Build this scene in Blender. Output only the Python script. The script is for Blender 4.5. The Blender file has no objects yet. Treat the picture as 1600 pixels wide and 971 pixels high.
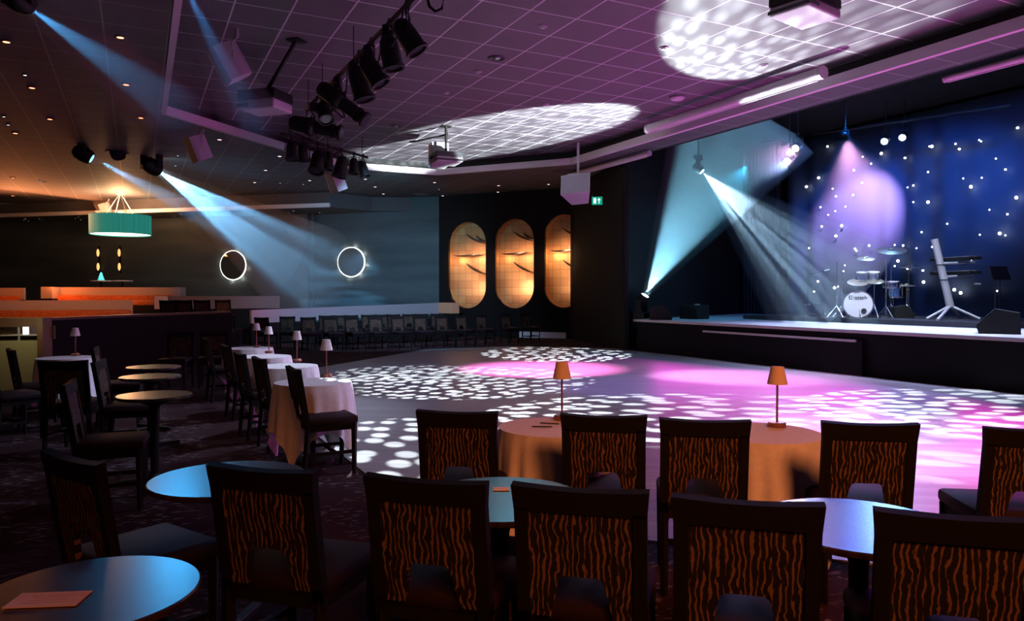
import bpy, bmesh, math, random
from mathutils import Vector, Matrix
random.seed(7)
R = math.radians
S = bpy.context.scene
COL = S.collection

# ------------------------------------------------------------------ camera
F = 1160.0; CX = 800.0; CY = 485.5; EYE = 1.6; YAW = R(26.8); PITCH = math.atan(24.5 / F)
cam_d = bpy.data.cameras.new('camera'); cam_d.sensor_width = 36; cam_d.lens = F / 1600 * 36
cam_d.clip_start = 0.05; cam_d.clip_end = 200
cam = bpy.data.objects.new('camera', cam_d); COL.objects.link(cam)
cam.location = (0, 0, EYE); cam.rotation_euler = (R(90) - PITCH, 0, -YAW)
S.camera = cam
CM = cam.rotation_euler.to_matrix()
FWD = Vector((math.sin(YAW), math.cos(YAW), 0))
RGT = Vector((math.cos(YAW), -math.sin(YAW), 0))
def ray(px, py):
    d = CM @ Vector((px - CX, CY - py, -F))
    return d / d.dot(FWD)
def D(px, py, depth): return Vector((0, 0, EYE)) + ray(px, py) * depth
def W(px, py, z):
    d = ray(px, py); return Vector((0, 0, EYE)) + d * ((z - EYE) / d.z)
def WX(px, py, X):
    d = ray(px, py); return Vector((0, 0, EYE)) + d * (X / d.x)
def WP(px, py, p0, n):
    d = ray(px, py); o = Vector((0, 0, EYE)); return o + d * ((p0 - o).dot(n) / d.dot(n))

# ------------------------------------------------------------------ world, exposure
S.view_settings.view_transform = 'Standard'; S.view_settings.look = 'None'
S.view_settings.gamma = 1; S.view_settings.exposure = 0.0; S.view_settings.use_curve_mapping = False
w = bpy.data.worlds.new('world'); S.world = w; w.use_nodes = True
w.node_tree.nodes['Background'].inputs[0].default_value = (0.16, 0.115, 0.085, 1)
w.node_tree.nodes['Background'].inputs[1].default_value = 0.10
S.cycles.use_denoising = True
S.cycles.max_bounces = 6; S.cycles.diffuse_bounces = 3; S.cycles.glossy_bounces = 3
S.cycles.volume_bounces = 0; S.cycles.transmission_bounces = 4
S.cycles.sample_clamp_indirect = 3.0
S.cycles.caustics_reflective = False; S.cycles.caustics_refractive = False
S.cycles.use_light_tree = True

# heights
ZO = 5.5      # outer ceiling
ZC = 5.9      # recessed ceiling over the dance floor
SX = 12.7     # stage front
SZ = 0.9      # stage floor

# ------------------------------------------------------------------ room lights without a lamp body in view
def aim(o, src, dst):
    o.location = src
    o.rotation_euler = (Vector(dst) - Vector(src)).to_track_quat('-Z', 'Y').to_euler()
def gobo_nodes(L, kind, scale, soft, seed):
    L.use_nodes = True
    nt = L.node_tree; N = nt.nodes; K = nt.links
    em = N.get('Emission') or N.new('ShaderNodeEmission')
    tc = N.new('ShaderNodeTexCoord'); sp = N.new('ShaderNodeSeparateXYZ')
    K.new(tc.outputs['Normal'], sp.inputs[0])
    def m(op, a, b=None, c=None):
        n = N.new('ShaderNodeMath'); n.operation = op
        for i, v in enumerate((a, b, c)):
            if v is None: continue
            if isinstance(v, (int, float)): n.inputs[i].default_value = v
            else: K.new(v, n.inputs[i])
        return n.outputs[0]
    x = m('DIVIDE', sp.outputs[0], sp.outputs[2]); y = m('DIVIDE', sp.outputs[1], sp.outputs[2])
    cb = N.new('ShaderNodeCombineXYZ'); K.new(x, cb.inputs[0]); K.new(y, cb.inputs[1]); cb.inputs[2].default_value = seed
    if kind == 'spots':
        v = N.new('ShaderNodeTexVoronoi'); v.feature = 'F1'; v.voronoi_dimensions = '2D'
        v.inputs['Scale'].default_value = scale; v.inputs['Randomness'].default_value = 0.6
        mp = N.new('ShaderNodeMapping'); mp.inputs['Scale'].default_value = (1.15, 0.9, 1); mp.inputs['Rotation'].default_value = (0, 0, seed)
        K.new(cb.outputs[0], mp.inputs[0]); K.new(mp.outputs[0], v.inputs['Vector'])
        r = N.new('ShaderNodeMapRange'); r.inputs['From Min'].default_value = 0.33 + soft; r.inputs['From Max'].default_value = 0.33 - soft
        r.inputs['To Min'].default_value = 0.0 if soft < 0.1 else 0.45; r.inputs['To Max'].default_value = 1.0
        K.new(v.outputs['Distance'], r.inputs['Value']); out = r.outputs[0]
    else:   # split rays
        n = N.new('ShaderNodeTexNoise'); n.inputs['Scale'].default_value = scale; n.inputs['Detail'].default_value = 1.5
        mp = N.new('ShaderNodeMapping'); mp.inputs['Scale'].default_value = (0.12, 1, 1) if kind == 'rays' else (1, 0.12, 1)
        K.new(cb.outputs[0], mp.inputs[0]); K.new(mp.outputs[0], n.inputs['Vector'])
        r = N.new('ShaderNodeMapRange'); r.inputs['From Min'].default_value = 0.44; r.inputs['From Max'].default_value = 0.58
        r.inputs['To Min'].default_value = 0.15; r.inputs['To Max'].default_value = 1.8
        K.new(n.outputs[0], r.inputs['Value']); out = r.outputs[0]
    K.new(out, em.inputs['Strength'])
    ol = N.get('Light Output') or N.new('ShaderNodeOutputLight'); K.new(em.outputs[0], ol.inputs[0])
def spot(src, dst, col, power, half, blend=0.15, gobo=None, scale=8, soft=0.03, seed=0.0, radius=0.02, name='spot_beam'):
    L = bpy.data.lights.new(name, 'SPOT'); L.energy = power; L.color = col; L.spot_size = R(half * 2); L.spot_blend = blend
    L.shadow_soft_size = radius
    o = bpy.data.objects.new(name, L); COL.objects.link(o); aim(o, src, dst)
    if gobo: gobo_nodes(L, gobo, scale, soft, seed)
    return o
def area(src, dst, col, power, sx, sy=None, name='area_glow', spread=None):
    L = bpy.data.lights.new(name, 'AREA'); L.energy = power; L.color = col; L.shape = 'RECTANGLE'; L.size = sx; L.size_y = sy or sx
    if spread: L.spread = R(spread)
    o = bpy.data.objects.new(name, L); COL.objects.link(o); aim(o, src, dst)
    return o

WHITE = (0.86, 0.97, 1.0); PINK = (1.0, 0.2, 0.62); LILAC = (1.0, 0.45, 0.95); VIOLET = (0.35, 0.25, 1.0)
# patterned white floods on the dance floor
spot((3.4, 10.6, 5.2), W(715, 600, 0), WHITE, 7000, 22, 0.05, 'spots', 17, 0.05, 0.3)
spot((4.2, 13.5, 5.2), W(640, 585, 0), WHITE, 3500, 17, 0.05, 'spots', 18, 0.05, 1.3)
spot((8.2, 13.0, 5.2), W(872, 556, 0), WHITE, 12000, 16.5, 0.05, 'spots', 18, 0.05, 2.1)
spot((3.2, 9.6, 5.2), W(1060, 662, 0), WHITE, 8500, 24, 0.06, 'spots', 15, 0.05, 4.0)
spot((3.0, 10.6, 5.2), W(690, 690, 0), WHITE, 5500, 15, 0.05, 'spots', 17, 0.05, 5.2)
spot((7.0, 7.4, 5.2), W(1510, 645, 0), WHITE, 9500, 21, 0.05, 'spots', 16, 0.05, 3.1)
# pink washes
spot((6.5, 12.5, 5.3), W(845, 578, 0), PINK, 13000, 20, 0.8)
spot((6.8, 13.2, 5.3), W(1150, 590, 0), LILAC, 8000, 14.5, 0.8)
spot((4.6, 6.6, 5.3), W(1400, 690, 0), LILAC, 5200, 20, 0.7)
spot((5.2, 4.6, 5.3), W(1500, 760, 0), PINK, 2500, 24, 0.7)
spot((5.8, 10.2, 5.3), W(1010, 605, 0), VIOLET, 900, 22, 0.8)
spot((7.5, 9.5, 5.3), (7.0, 10.5, 0), (0.75, 0.85, 1.0), 200, 50, 0.9)
spot((12.4, 7.0, 1.3), W(815, 203, 5.9), WHITE, 90000, 9.5, 0.25, 'spots', 48, 0.16, 6.0)
# purple ceiling wash from unseen area lamps added at the stage lip
area((12.3, 12.5, 1.0), (4.6, 11.5, 5.9), (0.8, 0.04, 0.6), 180, 6.0, 0.3)
area((12.0, 6.0, 1.0), (6.0, 8.0, 5.9), (0.9, 0.04, 0.6), 150, 4.0, 0.3)
# warm bar light behind the camera
spot((1.9, -1.8, 4.5), (3.3, 3.4, 0.3), (1.0, 0.25, 0.07), 1200, 25, .9, radius=.8)
spot((0.0, -1.8, 3.1), (0.3, 2.6, 0.0), (1.0, 0.25, 0.07), 330, 22, .9, radius=.8)

# ------------------------------------------------------------------ materials
def mat(name, col, rough=0.6, metal=0.0, em=None, es=0.0, spec=0.5, sheen=0.0):
    m = bpy.data.materials.new(name); m.use_nodes = True
    b = m.node_tree.nodes['Principled BSDF']
    b.inputs['Base Color'].default_value = (*col, 1); b.inputs['Roughness'].default_value = rough
    b.inputs['Metallic'].default_value = metal; b.inputs['Specular IOR Level'].default_value = spec
    if sheen: b.inputs['Sheen Weight'].default_value = sheen
    if em: b.inputs['Emission Color'].default_value = (*em, 1); b.inputs['Emission Strength'].default_value = es
    return m
def nodes(m): return m.node_tree.nodes, m.node_tree.links, m.node_tree.nodes['Principled BSDF']
def noisy(m, c1, c2, scale, vec=(1, 1, 1), detail=4, lo=0.35, hi=0.65, bump=0.0):
    N, K, b = nodes(m)
    tc = N.new('ShaderNodeTexCoord'); mp = N.new('ShaderNodeMapping'); mp.inputs['Scale'].default_value = vec
    n = N.new('ShaderNodeTexNoise'); n.inputs['Scale'].default_value = scale; n.inputs['Detail'].default_value = detail
    cr = N.new('ShaderNodeValToRGB'); cr.color_ramp.elements[0].position = lo; cr.color_ramp.elements[1].position = hi
    cr.color_ramp.elements[0].color = (*c1, 1); cr.color_ramp.elements[1].color = (*c2, 1)
    K.new(tc.outputs['Object'], mp.inputs[0]); K.new(mp.outputs[0], n.inputs['Vector']); K.new(n.outputs[0], cr.inputs[0]); K.new(cr.outputs[0], b.inputs['Base Color'])
    if bump:
        bp = N.new('ShaderNodeBump'); bp.inputs['Strength'].default_value = bump; bp.inputs['Distance'].default_value = 0.01
        K.new(n.outputs[0], bp.inputs['Height']); K.new(bp.outputs[0], b.inputs['Normal'])
    return m
def grid_mat(name, tile, bar, px, ox, py, oy, half):
    m = mat(name, tile, 0.7); N, K, b = nodes(m)
    tc = N.new('ShaderNodeTexCoord'); sp = N.new('ShaderNodeSeparateXYZ'); K.new(tc.outputs['Object'], sp.inputs[0])
    def ma(op, a, c):
        n = N.new('ShaderNodeMath'); n.operation = op
        for i, v in enumerate((a, c)):
            if isinstance(v, (int, float)): n.inputs[i].default_value = v
            else: K.new(v, n.inputs[i])
        return n.outputs[0]
    def line(o, p, off):
        t = ma('DIVIDE', ma('SUBTRACT', o, off), p)
        return ma('LESS_THAN', ma('ABSOLUTE', ma('SUBTRACT', t, ma('ROUND', t, 0)), 0), half / p)
    l = ma('MAXIMUM', line(sp.outputs[0], px, ox), line(sp.outputs[1], py, oy))
    nz = N.new('ShaderNodeTexNoise'); nz.inputs['Scale'].default_value = 0.9; K.new(tc.outputs['Object'], nz.inputs['Vector'])
    cr = N.new('ShaderNodeMixRGB'); cr.inputs[1].default_value = (*[c * 0.8 for c in tile], 1); cr.inputs[2].default_value = (*[c * 1.2 for c in tile], 1)
    K.new(nz.outputs[0], cr.inputs[0])
    mx = N.new('ShaderNodeMixRGB'); K.new(l, mx.inputs[0]); K.new(cr.outputs[0], mx.inputs[1]); mx.inputs[2].default_value = (*bar, 1)
    K.new(mx.outputs[0], b.inputs['Base Color'])
    return m
M = {}
M['ceil_in'] = grid_mat('ceiling_tiles', (0.11, 0.095, 0.11), (0.65, 0.65, 0.68), 0.805, 2.13, 0.855, 8.25, 0.013)
M['ceil_out'] = grid_mat('outer_ceiling_tiles', (0.075, 0.065, 0.07), (0.22, 0.21, 0.21), 0.85, -0.4, 0.87, 12.2, 0.011)
M['plaster'] = mat('pale_plaster', (0.82, 0.76, 0.80), 0.7)
M['soffit'] = mat('grey_soffit', (0.09, 0.08, 0.085), 0.8)
M['blackwall'] = mat('black_wall', (0.008, 0.007, 0.007), 0.85, spec=0.2)
M['black'] = mat('black_metal', (0.006, 0.0055, 0.005), 0.6, spec=0.3)
M['darkgrey'] = mat('dark_grey_metal', (0.06, 0.06, 0.065), 0.4, 0.6)
M['chrome'] = mat('chrome', (0.75, 0.76, 0.8), 0.22, 1.0)
M['white'] = mat('white_plastic', (0.55, 0.55, 0.57), 0.6)
M['screen'] = mat('white_painted_case', (0.75, 0.73, 0.76), 0.5)
M['grille'] = noisy(mat('grey_grille', (0.3, 0.3, 0.33), 0.7), (0.28, 0.28, 0.31), (0.4, 0.4, 0.44), 60)
M['frame'] = mat('dark_stained_wood', (0.008, 0.007, 0.0065), 0.7, spec=0.12)
M['seat'] = mat('dark_vinyl', (0.018, 0.009, 0.012), 0.65, spec=0.15)
M['tabletop'] = noisy(mat('dark_gloss_wood', (0.03, 0.02, 0.018), 0.26), (0.025, 0.016, 0.014), (0.05, 0.03, 0.024), 3, (1, 12, 1))
M['cloth'] = noisy(mat('white_linen', (0.75, 0.75, 0.76), 0.9, sheen=0.2), (0.7, 0.7, 0.71), (0.78, 0.78, 0.79), 30)
M['shade'] = mat('cream_lamp_shade', (0.75, 0.62, 0.48), 0.8)
M['shadew'] = mat('white_lamp_shade', (0.78, 0.75, 0.74), 0.8)
M['copper'] = mat('copper_lamp_metal', (0.35, 0.17, 0.12), 0.4, 0.7)
M['curtain'] = mat('black_drape', (0.02, 0.02, 0.026), 0.9)
M['backdrop'] = mat('navy_star_cloth', (0.08, 0.11, 0.19), 0.9, spec=0.05)
M['stagetop'] = noisy(mat('grey_stage_boards', (0.5, 0.5, 0.52), 0.45), (0.42, 0.42, 0.45), (0.55, 0.55, 0.58), 2, (0.5, 6, 1))
M['stagefront'] = mat('black_stage_panel', (0.007, 0.006, 0.008), 0.7, spec=0.12)
M['trim'] = mat('pale_metal_trim', (0.7, 0.66, 0.66), 0.4, 0.3)
M['star'] = mat('star_bulb', (1, 1, 1), em=(1, 0.93, 0.82), es=14)
M['red_led'] = mat('red_downlight_glow', (1, 1, 1), em=(1.0, 0.22, 0.10), es=7)
M['pink_led'] = mat('pink_downlight_glow', (1, 1, 1), em=(1.0, 0.55, 0.55), es=5)
M['cool_led'] = mat('cool_downlight_glow', (1, 1, 1), em=(0.9, 0.95, 1.0), es=2.5)
M['lens_teal'] = mat('lit_lens', (1, 1, 1), em=(0.55, 0.92, 1.0), es=40)
M['lens_dimblue'] = mat('lit_blue_lens', (1, 1, 1), em=(0.25, 0.7, 1.0), es=2.0)
M['lens_blue'] = mat('lit_stage_lens', (1, 1, 1), em=(0.45, 0.75, 1.0), es=22)
M['lens_pink'] = mat('lit_pink_lens', (1, 1, 1), em=(1.0, 0.65, 0.95), es=18)
M['glass'] = mat('dark_lens', (0.05, 0.05, 0.06), 0.1)
M['orange'] = noisy(mat('orange_upholstery', (0.6, 0.17, 0.05), 0.8), (0.5, 0.13, 0.03), (0.65, 0.2, 0.06), 12)
M['peach'] = mat('pale_booth_panel', (0.62, 0.52, 0.46), 0.6)
M['boothwhite'] = mat('white_booth_panel', (0.33, 0.3, 0.33), 0.6)
M['rail'] = mat('polished_rail', (0.12, 0.07, 0.06), 0.3)
M['tealshade'] = noisy(mat('teal_silk_shade', (0.03, 0.5, 0.42), 0.6, em=(0.02, 0.42, 0.34), es=0.35), (0.02, 0.42, 0.35), (0.08, 0.62, 0.52), 6, (3, 3, 0.1))
M['diffuser'] = mat('lamp_diffuser', (1, 1, 1), em=(1.0, 0.86, 0.66), es=3.0)
M['halo'] = mat('mirror_backlight', (1, 1, 1), em=(1.0, 0.93, 0.8), es=3.0)
M['mirror'] = mat('mirror_glass', (0.8, 0.85, 0.88), 0.03, 1.0)
M['wallteal'] = noisy(mat('blue_grey_wall', (0.16, 0.2, 0.22), 0.75), (0.035, 0.055, 0.065), (0.08, 0.11, 0.12), 0.6, (0.3, 0.3, 2.0))
M['paper'] = mat('paper_card', (0.75, 0.55, 0.48), 0.8)
M['paperw'] = mat('white_card', (0.8, 0.78, 0.78), 0.8)
M['exit'] = mat('green_exit_panel', (0, 0.3, 0.2), em=(0.0, 0.55, 0.33), es=0.55)
M['exitw'] = mat('exit_symbol', (1, 1, 1), em=(0.8, 1.0, 0.92), es=0.9)
M['olive'] = mat('olive_bar_front', (0.34, 0.31, 0.17), 0.5)
M['brown'] = mat('brown_wood_frame', (0.14, 0.065, 0.035), 0.5)
M['drumhead'] = mat('drum_head', (0.75, 0.73, 0.74), 0.5)
M['drumshell'] = mat('dark_drum_shell', (0.03, 0.05, 0.12), 0.2)
M['cymbal'] = mat('brass_cymbal', (0.75, 0.68, 0.5), 0.32, 0.8)
M['ivory'] = mat('keyboard_keys', (0.6, 0.6, 0.62), 0.4)
M['ink'] = mat('black_ink', (0.02, 0.02, 0.02), 0.7)
M['leafgold'] = mat('sconce_gold', (0.8, 0.5, 0.2), 0.3, 0.9, em=(1.0, 0.5, 0.16), es=1.5)
M['blade'] = mat('dark_glass_blade', (0.05, 0.03, 0.02), 0.15)

# dance floor boards
m = mat('dance_floor_boards', (0.4, 0.4, 0.42), 0.3); N, K, b = nodes(m)
tc = N.new('ShaderNodeTexCoord'); mp = N.new('ShaderNodeMapping'); mp.inputs['Rotation'].default_value = (0, 0, R(35))
bk = N.new('ShaderNodeTexBrick'); bk.inputs['Scale'].default_value = 1.0; bk.inputs['Brick Width'].default_value = 1.3; bk.inputs['Row Height'].default_value = 0.12
bk.inputs['Mortar Size'].default_value = 0.004; bk.inputs['Color1'].default_value = (0.26, 0.25, 0.27, 1); bk.inputs['Color2'].default_value = (0.34, 0.33, 0.35, 1); bk.inputs['Mortar'].default_value = (0.2, 0.2, 0.2, 1)
K.new(tc.outputs['Object'], mp.inputs[0]); K.new(mp.outputs[0], bk.inputs['Vector'])
mp2 = N.new('ShaderNodeMapping'); mp2.inputs['Scale'].default_value = (0.4, 6, 1); K.new(mp.outputs[0], mp2.inputs[0])
nz = N.new('ShaderNodeTexNoise'); nz.inputs['Scale'].default_value = 2.5; nz.inputs['Detail'].default_value = 5; K.new(mp2.outputs[0], nz.inputs['Vector'])
mx = N.new('ShaderNodeMixRGB'); mx.blend_type = 'MULTIPLY'; mx.inputs[0].default_value = 0.7; K.new(bk.outputs[0], mx.inputs[1])
cr = N.new('ShaderNodeValToRGB'); cr.color_ramp.elements[0].position = 0.3; cr.color_ramp.elements[0].color = (0.6, 0.6, 0.6, 1); cr.color_ramp.elements[1].position = 0.7
K.new(nz.outputs[0], cr.inputs[0]); K.new(cr.outputs[0], mx.inputs[2]); K.new(mx.outputs[0], b.inputs['Base Color'])
mr = N.new('ShaderNodeMapRange'); mr.inputs['To Min'].default_value = 0.32; mr.inputs['To Max'].default_value = 0.5; K.new(nz.outputs[0], mr.inputs['Value']); K.new(mr.outputs[0], b.inputs['Roughness'])
M['dance'] = m
# carpet with broken pale flecks
m = mat('dark_fleck_carpet', (0.03, 0.015, 0.018), 0.95, spec=0.1); N, K, b = nodes(m)
tc = N.new('ShaderNodeTexCoord'); mp = N.new('ShaderNodeMapping'); mp.inputs['Scale'].default_value = (1, 2.2, 1); mp.inputs['Rotation'].default_value = (0, 0, R(30))
n1 = N.new('ShaderNodeTexNoise'); n1.inputs['Scale'].default_value = 11; n1.inputs['Detail'].default_value = 3
n2 = N.new('ShaderNodeTexNoise'); n2.inputs['Scale'].default_value = 1.6; n2.inputs['Detail'].default_value = 1
K.new(tc.outputs['Object'], mp.inputs[0]); K.new(mp.outputs[0], n1.inputs['Vector']); K.new(tc.outputs['Object'], n2.inputs['Vector'])
c1 = N.new('ShaderNodeValToRGB'); c1.color_ramp.elements[0].position = 0.56; c1.color_ramp.elements[1].position = 0.62
c2 = N.new('ShaderNodeValToRGB'); c2.color_ramp.elements[0].position = 0.45; c2.color_ramp.elements[1].position = 0.55
K.new(n1.outputs[0], c1.inputs[0]); K.new(n2.outputs[0], c2.inputs[0])
mm = N.new('ShaderNodeMath'); mm.operation = 'MULTIPLY'; K.new(c1.outputs[0], mm.inputs[0]); K.new(c2.outputs[0], mm.inputs[1])
mx = N.new('ShaderNodeMixRGB'); mx.inputs[1].default_value = (0.025, 0.010, 0.013, 1); mx.inputs[2].default_value = (0.12, 0.11, 0.12, 1)
K.new(mm.outputs[0], mx.inputs[0]); K.new(mx.outputs[0], b.inputs['Base Color'])
M['carpet'] = m
# chair back fabric: wandering amber veins on black
m = mat('veined_chair_fabric', (0.03, 0.02, 0.015), 0.8, spec=0.2); N, K, b = nodes(m)
def MT(op, a_, c_=None):
    n_ = N.new('ShaderNodeMath'); n_.operation = op
    for i_, v_ in enumerate((a_, c_)):
        if v_ is None: continue
        if isinstance(v_, (int, float)): n_.inputs[i_].default_value = v_
        else: K.new(v_, n_.inputs[i_])
    return n_.outputs[0]
tc = N.new('ShaderNodeTexCoord'); oi = N.new('ShaderNodeObjectInfo')
off = MT('MULTIPLY', oi.outputs['Random'], 37.0)
def NZ(sc_, det):
    mp = N.new('ShaderNodeMapping'); mp.inputs['Scale'].default_value = sc_; K.new(tc.outputs['Object'], mp.inputs[0])
    ad = N.new('ShaderNodeVectorMath'); ad.operation = 'ADD'; K.new(mp.outputs[0], ad.inputs[0]); K.new(off, ad.inputs[1])
    n_ = N.new('ShaderNodeTexNoise'); n_.inputs['Scale'].default_value = 1; n_.inputs['Detail'].default_value = det; K.new(ad.outputs[0], n_.inputs['Vector']); return n_.outputs[0]
sx0 = N.new('ShaderNodeSeparateXYZ'); K.new(tc.outputs['Object'], sx0.inputs[0])
ph = MT('ADD', MT('MULTIPLY', sx0.outputs[0], 300.0), MT('MULTIPLY', NZ((16, 1, 11), 3.0), 17.0))
sn0 = MT('SINE', ph)
val = MT('ADD', sn0, MT('MULTIPLY', MT('SUBTRACT', NZ((70, 1, 16), 1.0), 0.5), 2.6))
sn = N.new('ShaderNodeMath'); sn.operation = 'ADD'; K.new(val, sn.inputs[0]); sn.inputs[1].default_value = 0.0
cr = N.new('ShaderNodeValToRGB'); cr.color_ramp.elements[0].position = 0.45; cr.color_ramp.elements[1].position = 0.75
cr.color_ramp.elements[0].color = (0.012, 0.009, 0.008, 1); cr.color_ramp.elements[1].color = (0.17, 0.095, 0.055, 1)
K.new(sn.outputs[0], cr.inputs[0]); K.new(cr.outputs[0], b.inputs['Base Color'])
M['vein'] = m
# gold tiled niche
m = mat('gold_leaf_tiles', (0.7, 0.42, 0.16), 0.35, 0.35); N, K, b = nodes(m)
tc = N.new('ShaderNodeTexCoord'); mp = N.new('ShaderNodeMapping'); mp.inputs['Rotation'].default_value = (R(90), 0, 0)
bk = N.new('ShaderNodeTexBrick'); bk.offset = 0; bk.inputs['Scale'].default_value = 1; bk.inputs['Brick Width'].default_value = 0.3; bk.inputs['Row Height'].default_value = 0.3
bk.inputs['Mortar Size'].default_value = 0.014; bk.inputs['Mortar Smooth'].default_value = 1.0
bk.inputs['Color1'].default_value = (0.75, 0.46, 0.2, 1); bk.inputs['Color2'].default_value = (0.62, 0.32, 0.14, 1); bk.inputs['Mortar'].default_value = (0.42, 0.2, 0.09, 1)
K.new(tc.outputs['Object'], mp.inputs[0]); K.new(mp.outputs[0], bk.inputs['Vector'])
nz = N.new('ShaderNodeTexNoise'); nz.inputs['Scale'].default_value = 1.6; K.new(tc.outputs['Object'], nz.inputs['Vector'])
mx = N.new('ShaderNodeMixRGB'); mx.blend_type = 'MULTIPLY'; mx.inputs[0].default_value = 0.6; K.new(bk.outputs[0], mx.inputs[1]); K.new(nz.outputs['Color'], mx.inputs[2])
K.new(bk.outputs[0], b.inputs['Base Color'])
M['gold'] = m

# ------------------------------------------------------------------ mesh helpers
class MB:
    def __init__(s): s.bm = bmesh.new()
    def _new(s, geom, mtx):
        bmesh.ops.transform(s.bm, matrix=mtx, verts=geom)
    def box(s, c, sz, rot=None, bev=0.0):
        r = bmesh.ops.create_cube(s.bm, size=1)['verts']
        for v in r: v.co = Vector((v.co.x * sz[0], v.co.y * sz[1], v.co.z * sz[2]))
        if bev:
            es = list({e for v in r for e in v.link_edges})
            g = bmesh.ops.bevel(s.bm, geom=es, offset=bev, segments=2, affect='EDGES', profile=0.5)
            r = list({v for f in g['faces'] for v in f.verts} | set(v for v in r if v.is_valid))
        m = Matrix.Translation(c)
        if rot is not None: m = m @ rot
        s._new(r, m); return s
    def cyl(s, p0, p1, r0, r1=None, seg=16, cap=True):
        p0 = Vector(p0); p1 = Vector(p1); r1 = r0 if r1 is None else r1
        d = p1 - p0; q = d.to_track_quat('Z', 'Y').to_matrix().to_4x4()
        g = bmesh.ops.create_cone(s.bm, cap_ends=cap, segments=seg, radius1=r0, radius2=r1, depth=d.length)['verts']
        s._new(g, Matrix.Translation((p0 + p1) / 2) @ q); return s
    def lathe(s, prof, c=(0, 0, 0), seg=32, rot=None):
        m = Matrix.Translation(c) @ (rot.to_4x4() if rot is not None else Matrix.Identity(4))
        rings = []
        for r, z in prof:
            if r < 1e-6: rings.append([s.bm.verts.new(m @ Vector((0, 0, z)))])
            else: rings.append([s.bm.verts.new(m @ Vector((r * math.cos(2 * math.pi * i / seg), r * math.sin(2 * math.pi * i / seg), z))) for i in range(seg)])
        for a, b2 in zip(rings, rings[1:]):
            for i in range(seg):
                j = (i + 1) % seg
                if len(a) == 1 and len(b2) == 1: continue
                if len(a) == 1: s.bm.faces.new((a[0], b2[i], b2[j]))
                elif len(b2) == 1: s.bm.faces.new((a[i], a[j], b2[0]))
                else: s.bm.faces.new((a[i], a[j], b2[j], b2[i]))
        return s
    def tube(s, pts, r, seg=8):
        pts = [Vector(p) for p in pts]; rings = []
        for i, p in enumerate(pts):
            d = (pts[min(i + 1, len(pts) - 1)] - pts[max(i - 1, 0)]).normalized()
            up = Vector((0, 0, 1)) if abs(d.z) < 0.9 else Vector((1, 0, 0))
            a = d.cross(up).normalized(); b2 = d.cross(a)
            rings.append([s.bm.verts.new(p + (a * math.cos(2 * math.pi * k / seg) + b2 * math.sin(2 * math.pi * k / seg)) * r) for k in range(seg)])
        for a, b2 in zip(rings, rings[1:]):
            for k in range(seg):
                j = (k + 1) % seg; s.bm.faces.new((a[k], a[j], b2[j], b2[k]))
        s.bm.faces.new(rings[0]); s.bm.faces.new(rings[-1][::-1]); return s
    def prism(s, poly, z0, z1, m=None):
        m = m or Matrix.Identity(4)
        a = [s.bm.verts.new(m @ Vector((x, y, z0))) for x, y in poly]; b2 = [s.bm.verts.new(m @ Vector((x, y, z1))) for x, y in poly]
        s.bm.faces.new(a[::-1]); s.bm.faces.new(b2); n = len(poly)
        for i in range(n): j = (i + 1) % n; s.bm.faces.new((a[i], a[j], b2[j], b2[i]))
        return s
    def ball(s, c, r, sc=(1, 1, 1), seg=16):
        g = bmesh.ops.create_uvsphere(s.bm, u_segments=seg, v_segments=seg // 2 + 2, radius=r)['verts']
        s._new(g, Matrix.Translation(c) @ Matrix.Diagonal((*sc, 1))); return s
    def build(s, name, mt, parent=None, smooth=False, kind=None):
        bmesh.ops.recalc_face_normals(s.bm, faces=s.bm.faces)
        me = bpy.data.meshes.new(name); s.bm.to_mesh(me); s.bm.free()
        me.materials.append(mt)
        if smooth:
            me.shade_smooth()
            try: me.set_sharp_from_angle(angle=R(35))
            except Exception: pass
        o = bpy.data.objects.new(name, me); COL.objects.link(o)
        if parent: o.parent = parent
        if kind: o['kind'] = kind
        return o
def tag(o, label, cat, group=None):
    o['label'] = label; o['category'] = cat
    if group: o['group'] = group
    return o
def thing(name, label, cat, loc, rz=0.0, group=None, rot=None, sc=None):
    o = bpy.data.objects.new(name, None); COL.objects.link(o); o.empty_display_size = 0.1
    o.location = loc; o.rotation_euler = rot.to_euler() if rot is not None else (0, 0, rz)
    if sc: o.scale = (sc, sc, sc)
    return tag(o, label, cat, group)
def dup(root, loc, rz, label, group=None, rot=None):
    def cp(o, parent):
        c = o.copy(); COL.objects.link(c); c.parent = parent
        for ch in list(o.children): cp(ch, c)
        return c
    r = cp(root, None); r.location = loc
    r.rotation_euler = rot.to_euler() if rot is not None else (0, 0, rz)
    r['label'] = label
    if group: r['group'] = group
    return r
def poly_hole(outer, holes, fn, name, mt, thick_dir, parent=None, kind='structure'):
    """flat sheet with holes plus a short return of thickness; outer/holes lists of 2D pts, fn maps 2D to 3D"""
    bm = bmesh.new(); edges = []
    for lp in [outer] + holes:
        vs = [bm.verts.new(fn(*p)) for p in lp]
        edges += [bm.edges.new((vs[i], vs[(i + 1) % len(vs)])) for i in range(len(vs))]
    bmesh.ops.triangle_fill(bm, edges=edges, use_beauty=True)
    r = bmesh.ops.extrude_face_region(bm, geom=bm.faces[:])
    bmesh.ops.translate(bm, vec=thick_dir, verts=[g for g in r['geom'] if isinstance(g, bmesh.types.BMVert)])
    bmesh.ops.recalc_face_normals(bm, faces=bm.faces)
    me = bpy.data.meshes.new(name); bm.to_mesh(me); bm.free(); me.materials.append(mt)
    o = bpy.data.objects.new(name, me); COL.objects.link(o); o['kind'] = kind
    if parent: o.parent = parent
    return o
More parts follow.
